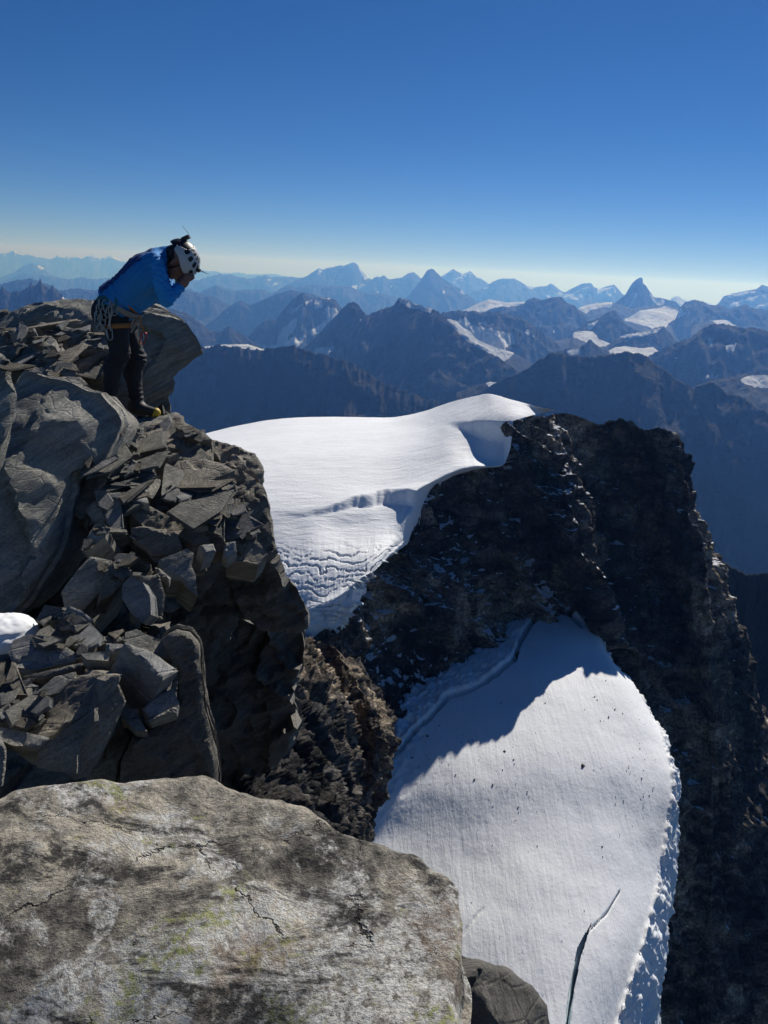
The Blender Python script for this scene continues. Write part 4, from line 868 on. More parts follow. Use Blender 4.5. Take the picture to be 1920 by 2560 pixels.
rs(C([(660,575),(780,608),(740,640),(680,622)]), 4.7, (.3,-.2,.93), 0.06, 'stone', mat=M_SCHG)
rs(C([(840,602),(982,556),(975,642),(885,655)]), 4.75, (.05,-.5,.86), 0.12, 'stone')
rs(C([(1000,580),(1150,575),(1155,608),(1020,605)]), 4.85, (.1,-.25,.96), 0.05, 'stone', mat=M_SCHG)
rs(C([(690,495),(865,478),(855,560),(805,650),(700,560)]), 4.85, (.1,-.8,.6), 0.25)
rs(C([(1080,720),(1170,678),(1285,730),(1262,795),(1105,805)]), 4.7, (.1,-.5,.86), 0.16, mat=M_SCHB)
rs(C([(975,712),(1060,688),(1105,740),(1095,805),(1000,815)]), 4.65, (.15,-.75,.65), 0.2)
rs(C([(835,835),(920,748),(985,780),(1025,885),(900,875)]), 4.45, (.2,-.6,.77), 0.2, 'stone', mat=M_SCHG)
rs(C([(1195,942),(1280,890),(1405,858),(1405,922),(1250,955)]), 4.55, (.05,-.5,.86), 0.14)
rs(C([(955,1030),(1062,1018),(1085,1080),(1000,1115)]), 4.2, (.35,-.35,.87), 0.14, 'stone', mat=M_SCHG)
rs(C([(1160,1010),(1242,998),(1252,1082),(1172,1135),(1142,1112)]), 4.3, (.2,-.7,.68), 0.15, 'stone', mat=M_SCHG)
rs(C([(1020,880),(1100,930),(1200,950),(1330,980),(1290,1080),(1150,1000),(1060,1020)]), 4.5, (.15,-.6,.78), .25, mat=M_SCHB)
rs(C([(1260,1010),(1400,980),(1500,1090),(1420,1180),(1250,1150),(1180,1130)]), 4.5, (.2,-.65,.73), .3, mat=M_SCHB)
slab(C([(630,1150),(860,1055),(905,1090),(892,1200),(925,1260),(940,1440),(850,1370),(800,1310),(700,1295),(630,1190)]), 4.0, (.3,-.76,.58), 0.5, h=.018, label='angular block with a pale broken edge above the shaded cliff')
slab(C([(-20,1230),(80,1118),(250,1145),(245,1205),(155,1400),(0,1565),(-120,1600),(-150,1400)]), 3.85, (.1,-.74,.66), 0.5, h=.017, step=2, label='flat greenish slab leaning to the left above the small snow patch')
rs(C([(240,1180),(300,1138),(392,1150),(402,1200),(335,1340),(250,1425),(155,1480),(175,1350)]), 3.8, (.4,-.7,.6), 0.4)
slab(C([(335,1340),(400,1278),(500,1325),(553,1420),(566,1585),(500,1655),(420,1590),(335,1460)]), 3.5, (.15,-.86,.48), 0.35, h=.014, mat=M_SCHG, rough=.8, label='upright bluish grey boulder with a pointed top in the middle of the rubble')
rs(C([(440,1260),(560,1288),(640,1255),(652,1330),(685,1430),(665,1565),(575,1645),(560,1500),(520,1350)]), 3.75, (.6,-.7,.4), 0.35)
rs(C([(598,1205),(640,1218),(725,1290),(712,1322),(640,1272)]), 3.9, (.1,-.3,.95), 0.05, 'stone', mat=M_SCHG)
# --- lower ledge
rs(D([(262,150),(330,35),(480,55),(495,90),(462,195),(430,155)]), 3.45, (.1,-.8,.6), 0.25)
rs(D([(438,205),(500,35),(600,78),(692,150),(570,218)]), 3.35, (.25,-.76,.6), 0.25, mat=M_SCHG)
slab(D([(55,390),(88,300),(200,248),(370,268),(555,388),(555,442),(250,515),(110,492)]), 3.1, (-.03,-.55,.83), 0.14, h=.014, mat=M_SCHG, label='broad flat pale slab just below the small snow patch')
rs(D([(165,565),(400,510),(620,458),(605,492),(300,585)]), 3.0, (.0,-.6,.8), 0.08)
rs(D([(270,235),(380,198),(440,248),(625,228),(612,292),(480,335),(330,282)]), 3.35, (.05,-.5,.86), 0.15)
rs(D([(465,335),(650,280),(860,258),(942,300),(700,332),(580,352)]), 3.2, (-.05,-.35,.93), 0.09)
rs(D([(550,392),(692,318),(645,402),(560,435)]), 3.1, (-.1,-.55,.83), 0.07)
rs(D([(785,318),(900,325),(965,362),(800,395)]), 3.05, (.2,-.35,.91), 0.1, 'stone', mat=M_SCHG)
rs(D([(600,400),(760,380),(820,390),(800,450),(640,440)]), 3.0, (.1,-.5,.86), .12)
rs(D([(925,235),(1010,213),(1090,255),(1205,290),(1265,425),(1180,415),(1060,372),(925,312)]), 3.1, (.1,-.45,.89), 0.2)
slab(D([(925,312),(1000,338),(1100,368),(1185,418),(1320,520),(1205,592),(1130,525),(1080,462),(980,382)]), 2.85, (.32,-.22,.92), 0.28, h=.012, mat=M_SCHG, step=.6, rough=.8, ext=(-.45,.3,-.85), label='bright wedge-shaped slab tilted over a black hole in the lower ledge')
rs(D([(1055,805),(1170,698),(1280,655),(1325,760),(1200,862),(1110,875)]), 2.8, (.2,-.55,.81), 0.14, mat=M_SCHG)
rs(D([(1095,892),(1325,770),(1305,835),(1110,905)]), 2.75, (.1,-.6,.8), 0.08)
rs(D([(905,792),(1022,808),(1025,872),(900,885)]), 2.75, (.1,-.5,.86), 0.08)
rs(D([(925,885),(1030,878),(1092,972),(1000,962)]), 2.7, (.15,-.4,.9), 0.05)
slab(D([(1200,290),(1300,228),(1400,248),(1452,310),(1484,430),(1492,560),(1505,750),(1535,900),(1565,1000),(1595,1130),(1615,1330),(1640,1500),(860,1500),(890,1200),(975,1020),(1150,955),(1290,890),(1330,760),(1330,550),(1270,430)]), 2.85, (.22,-.88,.42), 0.8, 'boulder', h=.014, step=2.5, mat=M_SCHB, rough=1.1, label='tall pillar-like block with a ragged right edge over the dark gully')
slab(D([(325,705),(520,560),(780,538),(792,600),(725,700),(700,792),(540,902),(430,1002),(280,1112),(60,1092),(205,965),(335,882),(305,770)]), 2.68, (-.02,-.62,.78), 0.3, 'boulder', h=.012, mat=M_SCHB, step=1.5, label='large flat block sloping to the viewer on the lower ledge')
slab(D([(280,1115),(440,990),(700,798),(695,900),(575,1100),(560,1280),(400,1275),(270,1240)]), 2.5, (.05,-.88,.48), 0.4, h=.013, label='dark front block under the large flat one, above the lichen slab')
rs(D([(565,1110),(700,860),(780,600),(832,555),(905,555),(885,625),(935,750),(875,900),(760,1150),(650,1300),(560,1330)]), 2.62, (.55,-.74,.38), 0.4, mat=M_SCHB)
rs(D([(640,1260),(760,1130),(900,900),(960,1020),(880,1200),(840,1400),(640,1400)]), 2.85, (.2,-.9,.4), .4)
rs(D([(-80,570),(100,565),(182,620),(185,692),(100,725),(-80,722)]), 2.85, (.05,-.7,.72), 0.2)
rs(D([(-40,740),(80,728),(92,782),(-40,798)]), 2.75, (.1,-.5,.86), 0.1, 'stone', mat=M_SCHG)
rs(D([(128,935),(230,828),(345,882),(300,922),(160,955)]), 2.62, (.0,-.55,.84), 0.1)
rs(D([(-60,925),(110,958),(370,1020),(285,1095),(100,1075),(-60,1010)]), 2.5, (.05,-.6,.8), 0.12)
rs(D([(265,685),(400,568),(560,528),(545,582),(430,685),(340,705)]), 2.75, (.1,-.55,.83), 0.12)
rs(D([(-60,800),(60,815),(180,780),(260,800),(130,850),(-60,870)]), 2.68, (.0,-.5,.86), .1, 'stone')
rs(D([(-90,1040),(30,1060),(48,1100),(45,1250),(22,1380),(-90,1420)]), 2.3, (.5,-.75,.4), 0.4, 'boulder')
# --- shaded cliff below the ledge
slab(E_([(840,650),(880,560),(1000,445),(1200,415),(1400,375),(1450,395),(1485,470),(1525,560),(1595,690),(1592,742),(1540,792),(1380,775),(1200,705),(1000,725),(880,745)]), 5.6, (.12,-.97,-.12), 1.4, 'boulder', mat=M_SCHD, h=.035, step=4, rough=2.1, facet=1.0, cell=.5, ext=(-.3,.9,-.25), lama=.05, laml=.10, label='layered overhanging rock band in deep shade above the gully')
slab(E_([(840,760),(1000,725),(1200,700),(1440,790),(1555,800),(1565,950),(1535,1150),(1565,1250),(1500,1400),(1440,1460),(1350,1560),(1270,1530),(1180,1700),(900,1800),(800,1500),(850,1000)]), 6.6, (.15,-.96,.22), 1.8, 'boulder', mat=M_SCHD, h=.045, step=4, rough=2.0, facet=1.0, cell=.6, ext=(-.3,.9,-.3), lama=.06, laml=.14, label='almost black cliff face dropping behind the lichen slab')
# --- foreground
M_LICH = M_SCH
def mat_lichen():
    m, nt, b = newmat('lichen_schist'); k = NB(nt); co = k.coord('Object')
    lm = k.mapping(co, (4.6, 6.6, 7.0), (0, 0, -0.35)); wv = k.noise(lm, 1.0, 12, 0.70, 0.35)
    blot = k.noise(co, 3.0, 9, 0.62, 0.3); fine = k.noise(co, 34.0, 8, 0.72); gr = k.noise(co, 150.0, 4, 0.7)
    v = k.math('ADD', k.math('MULTIPLY', wv, 0.40), k.math('ADD', k.math('MULTIPLY', blot, 0.36), k.math('MULTIPLY', fine, 0.24)))
    col = k.ramp(v, [(0.415, (0.05, 0.047, 0.043)), (0.455, (0.17, 0.155, 0.130)), (0.50, (0.36, 0.325, 0.265)), (0.55, (0.60, 0.54, 0.43))])
    # white crust of lichen, mostly in the middle and right
    big = k.noise(co, 1.15, 3, 0.5)
    sx = k.n('ShaderNodeSeparateXYZ'); k.l(co, sx.inputs[0])
    wl = k.math('ADD', k.noise(co, 8.5, 9, 0.72, 0.4), k.math('MULTIPLY', k.math('SUBTRACT', big, 0.5), 0.7))
    wl = k.math('ADD', wl, k.math('MULTIPLY', sx.outputs['X'], 0.13))
    f = k.math('MULTIPLY', k.ramp(wl, [(0.475, 0.0), (0.53, 0.95)]), k.ramp(k.noise(co, 60.0, 8, 0.78), [(0.42, 0.0), (0.52, 1.0)]))
    col = k.mix(f, col, (0.72, 0.71, 0.655))
    yl = k.math('ADD', k.noise(k.mapping(co, (1, 1, 1), (0, 0, 0), (3.1, 1.7, 0)), 11.0, 8, 0.7), k.math('MULTIPLY', k.math('SUBTRACT', k.noise(co, 1.7, 2, 0.5), 0.5), 0.55))
    f = k.math('MULTIPLY', k.ramp(yl, [(0.58, 0.0), (0.63, 0.9)]), k.ramp(k.noise(co, 75.0, 6, 0.75), [(0.45, 0.0), (0.55, 1.0)])); col = k.mix(f, col, (0.34, 0.36, 0.13))
    rd = k.ramp(k.noise(k.mapping(co, (1, 1, 1), (0, 0, 0), (7.3, 2.9, 0)), 4.5, 7, 0.7), [(0.58, 0.0), (0.70, 0.6)]); col = k.mix(rd, col, (0.24, 0.13, 0.075))
    dk = k.math('MULTIPLY', k.ramp(k.noise(k.mapping(co, (2.2, 7.5, 7.0), (0, 0, -0.45)), 1.3, 10, 0.74, 0.9), [(0.50, 0.0), (0.57, 0.95)]), k.ramp(k.noise(co, 48.0, 6, 0.75), [(0.38, 0.2), (0.52, 1.0)])); col = k.mix(dk, col, (0.045, 0.043, 0.04))
    col = k.mix(1.0, col, k.ramp(gr, [(0.3, 0.7), (0.7, 1.3)]), 'MULTIPLY')
    wp = k.n('ShaderNodeMix', data_type='VECTOR'); wp.inputs[0].default_value = 0.16; k.l(co, wp.inputs[4]); k.l(k.noise(co, 5.0, 6, 0.65, 0.0, 'Color'), wp.inputs[5])
    cr = k.vor(k.mapping(wp.outputs[1], (1.0, 2.6, 1.0), (0, 0, -0.5)), 1.9, 'DISTANCE_TO_EDGE'); crn = k.noise(co, 6.0, 4, 0.6)
    crk = k.math('MULTIPLY', k.ramp(cr, [(0.0, 1.0), (0.007, 0.0)]), k.ramp(crn, [(0.50, 0.0), (0.58, 1.0)]))
    col = k.mix(crk, col, (0.03, 0.028, 0.025))
    k.l(col, b.inputs['Base Color']); b.inputs['Roughness'].default_value = 0.85; b.inputs['Specular IOR Level'].default_value = 0.25
    h = k.math('ADD', k.math('MULTIPLY', wv, 1.1), k.math('ADD', k.math('MULTIPLY', fine, 0.55), k.math('MULTIPLY', gr, 0.10)))
    h = k.math('ADD', h, k.math('MULTIPLY', k.math('FLOOR', k.math('MULTIPLY', k.noise(co, 3.2, 8, 0.62), 15.0)), 0.10))
    h = k.math('SUBTRACT', h, k.math('MULTIPLY', crk, 0.8))
    k.l(k.bump(h, 1.0, 0.030), b.inputs['Normal'])
    return m
M_LICH = mat_lichen()
slab([(-260,2060),(-100,2010),(0,1985),(100,1962),(250,1944),(400,1938),(500,1942),(560,1953),(640,1968),(720,1984),(800,2030),(850,2055),(950,2105),(1030,2138),(1095,2185),(1145,2222),(1158,2270),(1165,2350),(1160,2400),(1148,2450),(1160,2560),(1180,2800),(1150,3100),(-300,3200),(-350,2500)], 1.12, (0.06,-0.09,0.99), 0.45, 'lichen_slab', mat=M_LICH, h=0.0075, rough=1.25, bulge=0.035, step=0.0, cell=0.22, facet=0.0, lama=0.016, laml=0.05, bed=.06, label='big sunlit foreground slab crusted with white and yellow lichen')
slab([(1140,2430),(1168,2412),(1200,2404),(1260,2430),(1330,2468),(1364,2515),(1372,2560),(1400,2600),(1390,2760),(1120,2760),(1120,2500)], 1.9, (.1,-.66,.74), 0.5, 'boulder', mat=M_SCHD, h=.012, bulge=.09, rough=1.4, label='dark rounded rock at the bottom edge beside the lichen slab')
slab([(1360,2575),(1400,2560),(1440,2590),(1450,2700),(1340,2700)], 2.3, (.1,-.5,.8), .4, 'boulder', parent=ridge, mat=M_SCHD)
slab([(-300,2120),(100,2030),(500,2010),(800,2090),(1020,2190),(1090,2290),(1085,2450),(1100,2800),(1000,3200),(-300,3300),(-380,2600)], 1.2, (0.05,-0.05,1.0), 4.5, 'boulder', parent=ridge, mat=M_SCHD, h=.05, ext=(0.02, 0.12, -1.0), bed=.5)   # carries the lichen slab
# small patch of old snow
def lump(name, cpx, Y, rx, ry, rz, mat, label, cat, seed=1):
    n1, n2 = 40, 64; th = np.linspace(0, math.pi * 0.62, n1)[:, None]; ph = np.linspace(0, 2 * math.pi, n2, endpoint=False)[None]
    X = np.stack([np.sin(th) * np.cos(ph), np.sin(th) * np.sin(ph), np.cos(th) + 0 * ph], -1).reshape(-1, 3)
    r = 1 + 0.16 * fbm(X * 1.5, 3, seed=seed) + 0.03 * fbm(X * 9, 3, seed=seed)
    o = mk(name, X * r[:, None] * np.array([rx, ry, rz]), gfaces(n1, n2, wrap=True), mat, attrs={'dirt_dark': np.zeros(n1 * n2), 'ice': np.zeros(n1 * n2)})
    o.location = P(*cpx, Y); return tag(o, label, cat)
M_SPATCH = mat_snow('old_snow', 0.0006, dirt_dark=0.1)
lump('snow_patch', (10, 1588), 3.42, 0.165, 0.16, 0.10, M_SPATCH, 'small white patch of old snow among rocks at the left edge', 'snow')

# loose shards lying on the ledges
NV, NT, _o = [], [], 0
for v_, t_ in NEAR:
    NV.append(v_); NT.append(t_ + _o); _o += len(v_)
bvh = BVHTree.FromPolygons(np.concatenate(NV).tolist(), np.concatenate(NT).tolist())
rg = np.random.default_rng(21)
def shard_mesh(i):
    m = rg.integers(5, 8); a = np.sort(rg.uniform(0, 2 * math.pi, m) * 0.35 + np.arange(m) / m * 2 * math.pi); r = rg.uniform(0.62, 1.1, m)
    el = rg.uniform(0.45, 0.8); pl = np.stack([np.cos(a) * r, np.sin(a) * r * el], 1); t = rg.uniform(0.10, 0.32)
    V, F = [], []
    for j, (zz, sc_) in enumerate(((0.5, 0.90), (0.34, 1.0), (-0.05, 0.97), (-0.12, 1.03), (-0.5, 0.92))):
        pj = pl * sc_ + rg.normal(0, 0.025, pl.shape); tilt = pl @ rg.normal(0, 0.05, 2)
        V += [(x, y, zz * t + dz) for (x, y), dz in zip(pj, tilt)]
    for j in range(4): F += [(j * m + i_, (j + 1) * m + i_, (j + 1) * m + (i_ + 1) % m, j * m + (i_ + 1) % m) for i_ in range(m)]
    F += [tuple(range(m)), tuple(range(5 * m - 1, 4 * m - 1, -1))]
    me = bpy.data.meshes.new('stone'); me.from_pydata(V, [], [f[::-1] if k_ < 4 * m else f for k_, f in enumerate(F)]); me.update()
    me.materials.append((M_SCH, M_SCHG, M_SCHB)[i % 3]); return me
SH = [shard_mesh(i) for i in range(24)]
def scatter(poly, count, s0, s1, flatk=0.55, name='stone', lift=0.08):
    poly = np.array(poly, float); lo, hi = poly.min(0), poly.max(0); done = 0; tries = 0
    while done < count and tries < count * 12:
        tries += 1; u_, v_ = rg.uniform(lo, hi)
        if not inpoly(np.array([u_]), np.array([v_]), poly)[0]: continue
        d_ = ray(u_, v_); d_ /= np.linalg.norm(d_)
        loc, nor, idx, dist = bvh.ray_cast(Vector((0, 0, 0)), Vector(d_), 12.0)
        if loc is None: continue
        nv = np.array(nor); nv = nv if nv @ d_ < 0 else -nv
        if nv[2] < 0.25: continue
        s_ = s0 * (s1 / s0) ** (rg.random() ** 1.6)
        up = nv * (1 - flatk) + np.array([-0.22, -0.22, 1.0]) * flatk + rg.normal(0, 0.13, 3)
        qr = Vector(up).to_track_quat('Z', 'Y')
        o = bpy.data.objects.new(name, SH[rg.integers(24)]); COL.objects.link(o); o.parent = ridge
        o.matrix_world = Matrix.Translation(loc + Vector(nv) * s_ * lift) @ qr.to_matrix().to_4x4() @ Matrix.Rotation(rg.uniform(0, 6.28), 4, 'Z') @ Matrix.Diagonal((s_, s_ * rg.uniform(.8, 1.1), s_ * rg.uniform(.6, 1.2), 1))
        done += 1
PLATES = []
for i in range(14):
    me = SH[i].copy(); a_ = np.zeros(len(me.vertices) * 3, np.float32); me.vertices.foreach_get('co', a_); a_ = a_.reshape(-1, 3) * [1.25, 0.8, 0.42]; me.vertices.foreach_set('co', a_.ravel()); me.update(); me.name = 'slate_plate'; PLATES.append(me)
def plates(poly, count, s0, s1):
    global SH
    keep = SH; SH = (PLATES * 2)[:24]; scatter(poly, count, s0, s1, 0.7, 'slate_plate', 0.10); SH = keep
plates(C([(600,480),(960,540),(1230,640),(1270,940),(1080,1000),(960,860),(640,740)]), 60, 0.09, 0.26)
plates(C([(60,340),(640,360),(620,680),(300,900),(60,860)]), 26, 0.09, 0.28)
plates(C([(320,110),(900,120),(1000,300),(600,340)]), 22, 0.10, 0.30)
plates(A([(0,250),(860,260),(860,640),(300,640),(0,560)]), 26, 0.10, 0.35)
plates(D([(440,60),(1000,180),(960,330),(300,330),(100,220)]), 18, 0.06, 0.18)
plates(D([(0,560),(330,600),(330,960),(0,960)]), 14, 0.05, 0.15)
scatter(C([(560,520),(760,560),(1000,600),(1300,640),(1340,820),(1380,980),(1100,1010),(1000,860),(700,760),(560,700)]), 95, 0.035, 0.14)
scatter(D([(0,560),(330,600),(330,900),(120,960),(0,930)]), 30, 0.02, 0.07)
scatter(D([(440,60),(720,60),(1000,180),(960,330),(620,420),(300,300)]), 40, 0.02, 0.08)
scatter(C([(320,110),(560,70),(900,120),(1000,300),(760,340),(420,330)]), 40, 0.03, 0.12)
scatter(A([(0,250),(420,200),(860,260),(860,620),(640,660),(300,640),(0,560)]), 45, 0.03, 0.14)
scatter(C([(60,340),(380,330),(640,420),(560,620),(300,640),(60,720)]), 25, 0.03, 0.10)
scatter(C([(0,860),(380,900),(640,1150),(620,1300),(300,1300),(0,1150)]), 25, 0.03, 0.10)
# ------------------------------------------------------------------ the climber
class SDF:
    def __init__(s, lo, hi, cell):
        s.lo = np.array(lo, float); s.cell = cell; s.n = np.ceil((np.array(hi) - s.lo) / cell).astype(int) + 1
        s.D = np.full(s.n, 1.0, np.float32)
    def cap(s, a, b, r0, r1=None, k=0.02, sub=False):
        a = np.array(a, float); b = np.array(b, float); r1 = r0 if r1 is None else r1; m = max(r0, r1) + k * 2 + 0.03
        i0 = np.clip(((np.minimum(a, b) - m - s.lo) / s.cell).astype(int), 0, s.n - 1); i1 = np.clip(((np.maximum(a, b) + m - s.lo) / s.cell).astype(int) + 2, 1, s.n)
        if np.any(i1 <= i0): return
        ax = [s.lo[j] + np.arange(i0[j], i1[j]) * s.cell for j in range(3)]
        X, Y, Z = np.meshgrid(*ax, indexing='ij'); ab = b - a; L = ab @ ab + 1e-12
        t = np.clip(((X - a[0]) * ab[0] + (Y - a[1]) * ab[1] + (Z - a[2]) * ab[2]) / L, 0, 1)
        d = np.sqrt((X - a[0] - t * ab[0]) ** 2 + (Y - a[1] - t * ab[1]) ** 2 + (Z - a[2] - t * ab[2]) ** 2) - (r0 + (r1 - r0) * t)
        sl = tuple(slice(i0[j], i1[j]) for j in range(3)); o = s.D[sl]
        if sub: s.D[sl] = np.maximum(o, -d); return
        h = np.clip(0.5 + 0.5 * (o - d) / k, 0, 1); s.D[sl] = o * (1 - h) + d * h - k * h * (1 - h)
    def chain(s, pts, rs, k=0.02):
        for j in range(len(pts) - 1): s.cap(pts[j], pts[j + 1], rs[j], rs[j + 1], k)
    def plane(s, p, n):                               # keep the side n points away from
        n = np.array(n, float) / np.linalg.norm(n); ax = [s.lo[j] + np.arange(s.n[j]) * s.cell for j in range(3)]
        d = ((ax[0] - p[0]) * n[0])[:, None, None] + ((ax[1] - p[1]) * n[1])[None, :, None] + ((ax[2] - p[2]) * n[2])[None, None, :]
        s.D = np.maximum(s.D, d.astype(np.float32))
    def mesh(s):
        D = s.D; neg = D < 0; n = np.array(D.shape) - 1
        cnt = np.zeros(n, np.int8)
        for dx in (0, 1):
            for dy in (0, 1):
                for dz in (0, 1): cnt += neg[dx:dx + n[0], dy:dy + n[1], dz:dz + n[2]]
        act = (cnt > 0) & (cnt < 8); idx = np.full(n, -1, np.int64); c = np.argwhere(act); idx[act] = np.arange(len(c))
        acc = np.zeros((len(c), 3)); num = np.zeros(len(c))
        offs = [(0, 0, 0), (1, 0, 0), (0, 1, 0), (1, 1, 0), (0, 0, 1), (1, 0, 1), (0, 1, 1), (1, 1, 1)]
        g = lambda o: D[c[:, 0] + o[0], c[:, 1] + o[1], c[:, 2] + o[2]]
        for p in offs:
            for ax in range(3):
                if p[ax]: continue
                q = list(p); q[ax] = 1; a = g(p); b = g(q); m = (a < 0) != (b < 0)
                t = np.where(m, a / np.where(m, a - b, 1), 0); pt = np.tile(np.array(p, float), (len(c), 1)); pt[:, ax] += t
                acc[m] += pt[m]; num[m] += 1
        V = s.lo + (c + acc / num[:, None]) * s.cell; F = []
        for ax in range(3):
            o1, o2 = [(1, 2), (2, 0), (0, 1)][ax]
            sa = [slice(1, None)] * 3; sb = [slice(1, None)] * 3; A_ = np.take(neg, range(0, n[ax]), ax); B_ = np.take(neg, range(1, n[ax] + 1), ax)
            e = np.argwhere(A_ != B_); ok = (e[:, o1] > 0) & (e[:, o2] > 0) & (e[:, o1] < n[o1]) & (e[:, o2] < n[o2]); e = e[ok]
            first = A_[tuple(e.T)]; q = []
            for da, db in ((0, 0), (1, 0), (1, 1), (0, 1)):
                k_ = e.copy(); k_[:, o1] -= da; k_[:, o2] -= db; q.append(idx[tuple(k_.T)])
            q = np.stack(q, 1); q[~first] = q[~first][:, ::-1]; F.append(q)
        F = np.concatenate(F); return V, F[(F >= 0).all(1)]

YC = 6.12
def J(u, v, dy=0.0): return P(u, v, YC + dy)
def c4(x, y, dy=0.0): return J(220 + x * 0.1808, 560 + y * 0.1808, dy)
def c5(x, y, dy=0.0): return J(220 + x * 0.1447, 780 + y * 0.1447, dy)
def simple(name, col, rough=0.7, metal=0.0, weave=0.0, wscale=400.0, var=0.25, vs=9.0):
    m, nt, b = newmat(name); k = NB(nt); co = k.coord('Object')
    n = k.noise(co, vs, 5, 0.6); k.l(k.mix(k.ramp(n, [(0.3, 0.0), (0.7, var)]), col, tuple(c * 0.45 for c in col)), b.inputs['Base Color'])
    b.inputs['Roughness'].default_value = rough; b.inputs['Metallic'].default_value = metal
    if weave:
        w = k.vor(co, wscale, 'F1'); k.l(k.bump(w, weave, 0.004), b.inputs['Normal'])
    return m
M_SKIN = simple('skin', (0.30, 0.15, 0.10), 0.5, var=0.3, vs=25)
M_BLUE = simple('blue_fleece', (0.012, 0.23, 0.60), 0.75, weave=0.35, wscale=160, var=0.2)
M_NAVY = simple('navy_panel', (0.012, 0.06, 0.22), 0.8, weave=0.3, wscale=160)
M_TROU = simple('black_trousers', (0.018, 0.018, 0.022), 0.8, weave=0.2, wscale=300)
M_BOOT = simple('boot_leather', (0.03, 0.028, 0.026), 0.6)
M_YEL = simple('yellow_rubber', (0.62, 0.42, 0.03), 0.55)
M_WHITE = simple('white_shell', (0.58, 0.58, 0.565), 0.4, var=0.1)
M_BLACK = simple('black_plastic', (0.012, 0.012, 0.013), 0.45)
M_HAIR = simple('dark_hair', (0.02, 0.014, 0.01), 0.6)
M_BELT = simple('beige_webbing', (0.30, 0.27, 0.22), 0.85, weave=0.3, wscale=300)
M_ORNG = simple('orange_webbing', (0.42, 0.18, 0.05), 0.8, weave=0.3, wscale=300)
M_METAL = simple('worn_alloy', (0.34, 0.34, 0.33), 0.4, 0.8, var=0.6, vs=45)
M_TEAL = simple('teal_webbing', (0.02, 0.14, 0.17), 0.8)
M_ROPE = simple('pale_cord', (0.36, 0.34, 0.29), 0.85, weave=0.4, wscale=500)
M_RED = simple('red_alloy', (0.45, 0.06, 0.05), 0.4, 0.5)

N_, F_ = -0.13, 0.13                                   # near / far side
waist, chest = J(300, 748), J(374, 684)
neckb = c4(1030, 470); pelvis = J(283, 778)
shN, shF = c4(900, 520, -0.17), c4(960, 500, 0.17)
elN, elF = c4(1085, 1040, -0.20), c4(960, 1010, 0.20)
wrN, wrF = c4(1270, 880, -0.09), c4(1230, 880, 0.09)
hipN, hipF = J(288, 800, -0.09), J(306, 802, 0.10)
knN, knF = c5(555, 690, -0.11), c5(830, 800, 0.10)
anN, anF = c5(375, 1480, -0.10), c5(850, 1570, 0.08)
ftN, ftF = J(288, 1030, -0.08), J(350, 1033, 0.06)
toN, toF = J(313, 1040, -0.06), J(398, 1041, 0.04)
heelF = J(334, 1026, 0.08); heelN = J(262, 1026, -0.10)
hd = c4(1265, 500)
ha = np.array([0.90, 0.0, 0.43]); hf = np.array([0.43, 0.0, -0.90]); hs_ = np.array([0, 1.0, 0])   # head: crown, face, side
LO = np.array([P(215, 1060, 6.1)[0], 5.72, -1.42]); HI = np.array([P(500, 600, 6.1)[0], 6.50, 0.22])

def torso(S, e):
    for dy in (-0.085, 0.0, 0.085):
        o = np.array([0, dy, 0])
        S.chain([pelvis + o, waist + o * 1.1, chest + o * 1.35, neckb + o * 0.75 - np.array([.03, 0, .03])], [0.125 + e, 0.118 + e, 0.128 + e, 0.085 + e], 0.05)
def arms(S, e, k=0.02):
    for sh, el, wr in ((shN, elN, wrN), (shF, elF, wrF)):
        S.chain([sh, el], [0.066 + e, 0.047 + e], 0.04); S.chain([el, wr], [0.046 + e, 0.032 + e], 0.012)
def legs(S, e):
    for hp, kn, an in ((hipN, knN, anN), (hipF, knF, anF)):
        cf = kn + (an - kn) * 0.35 + np.array([-0.03, 0, 0])
        S.chain([hp, kn], [0.092 + e, 0.064 + e], 0.05); S.chain([kn, cf, an], [0.062 + e, 0.056 + e, 0.042 + e], 0.03)
def hand(S, wr, sgn):
    """palm and five curled fingers closed in front of the mouth"""
    kn = wr + hf * -0.02 + ha * 0.01 + np.array([0.055, -sgn * 0.02, 0.055])
    S.chain([wr, (wr + kn) / 2, kn], [0.026, 0.033, 0.030], 0.02)
    side = np.array([0.62, 0, -0.62]) ; side = side / np.linalg.norm(side)
    for j, (ln, off) in enumerate(((0.030, 0.030), (0.036, 0.010), (0.035, -0.010), (0.027, -0.028))):
        b = kn + side * off + np.array([0.004, 0, 0.004]); d1 = np.array([0.55, -sgn * 0.35, 0.55]); d2 = np.array([-0.35, -sgn * 0.75, 0.75]); d3 = np.array([-0.95, -sgn * 0.3, 0.15])
        m = b + d1 / np.linalg.norm(d1) * ln * 0.9; t = m + d2 / np.linalg.norm(d2) * ln * 0.75; e = t + d3 / np.linalg.norm(d3) * ln * 0.55
        S.chain([b, m, t, e], [0.0105, 0.0098, 0.0090, 0.0078], 0.004)
    tb = wr + np.array([0.012, -sgn * 0.015, 0.028]); S.chain([tb, tb + np.array([-0.008, -sgn * .015, 0.035]), tb + np.array([0.004, -sgn * .03, 0.060])], [0.014, 0.012, 0.009], 0.006)
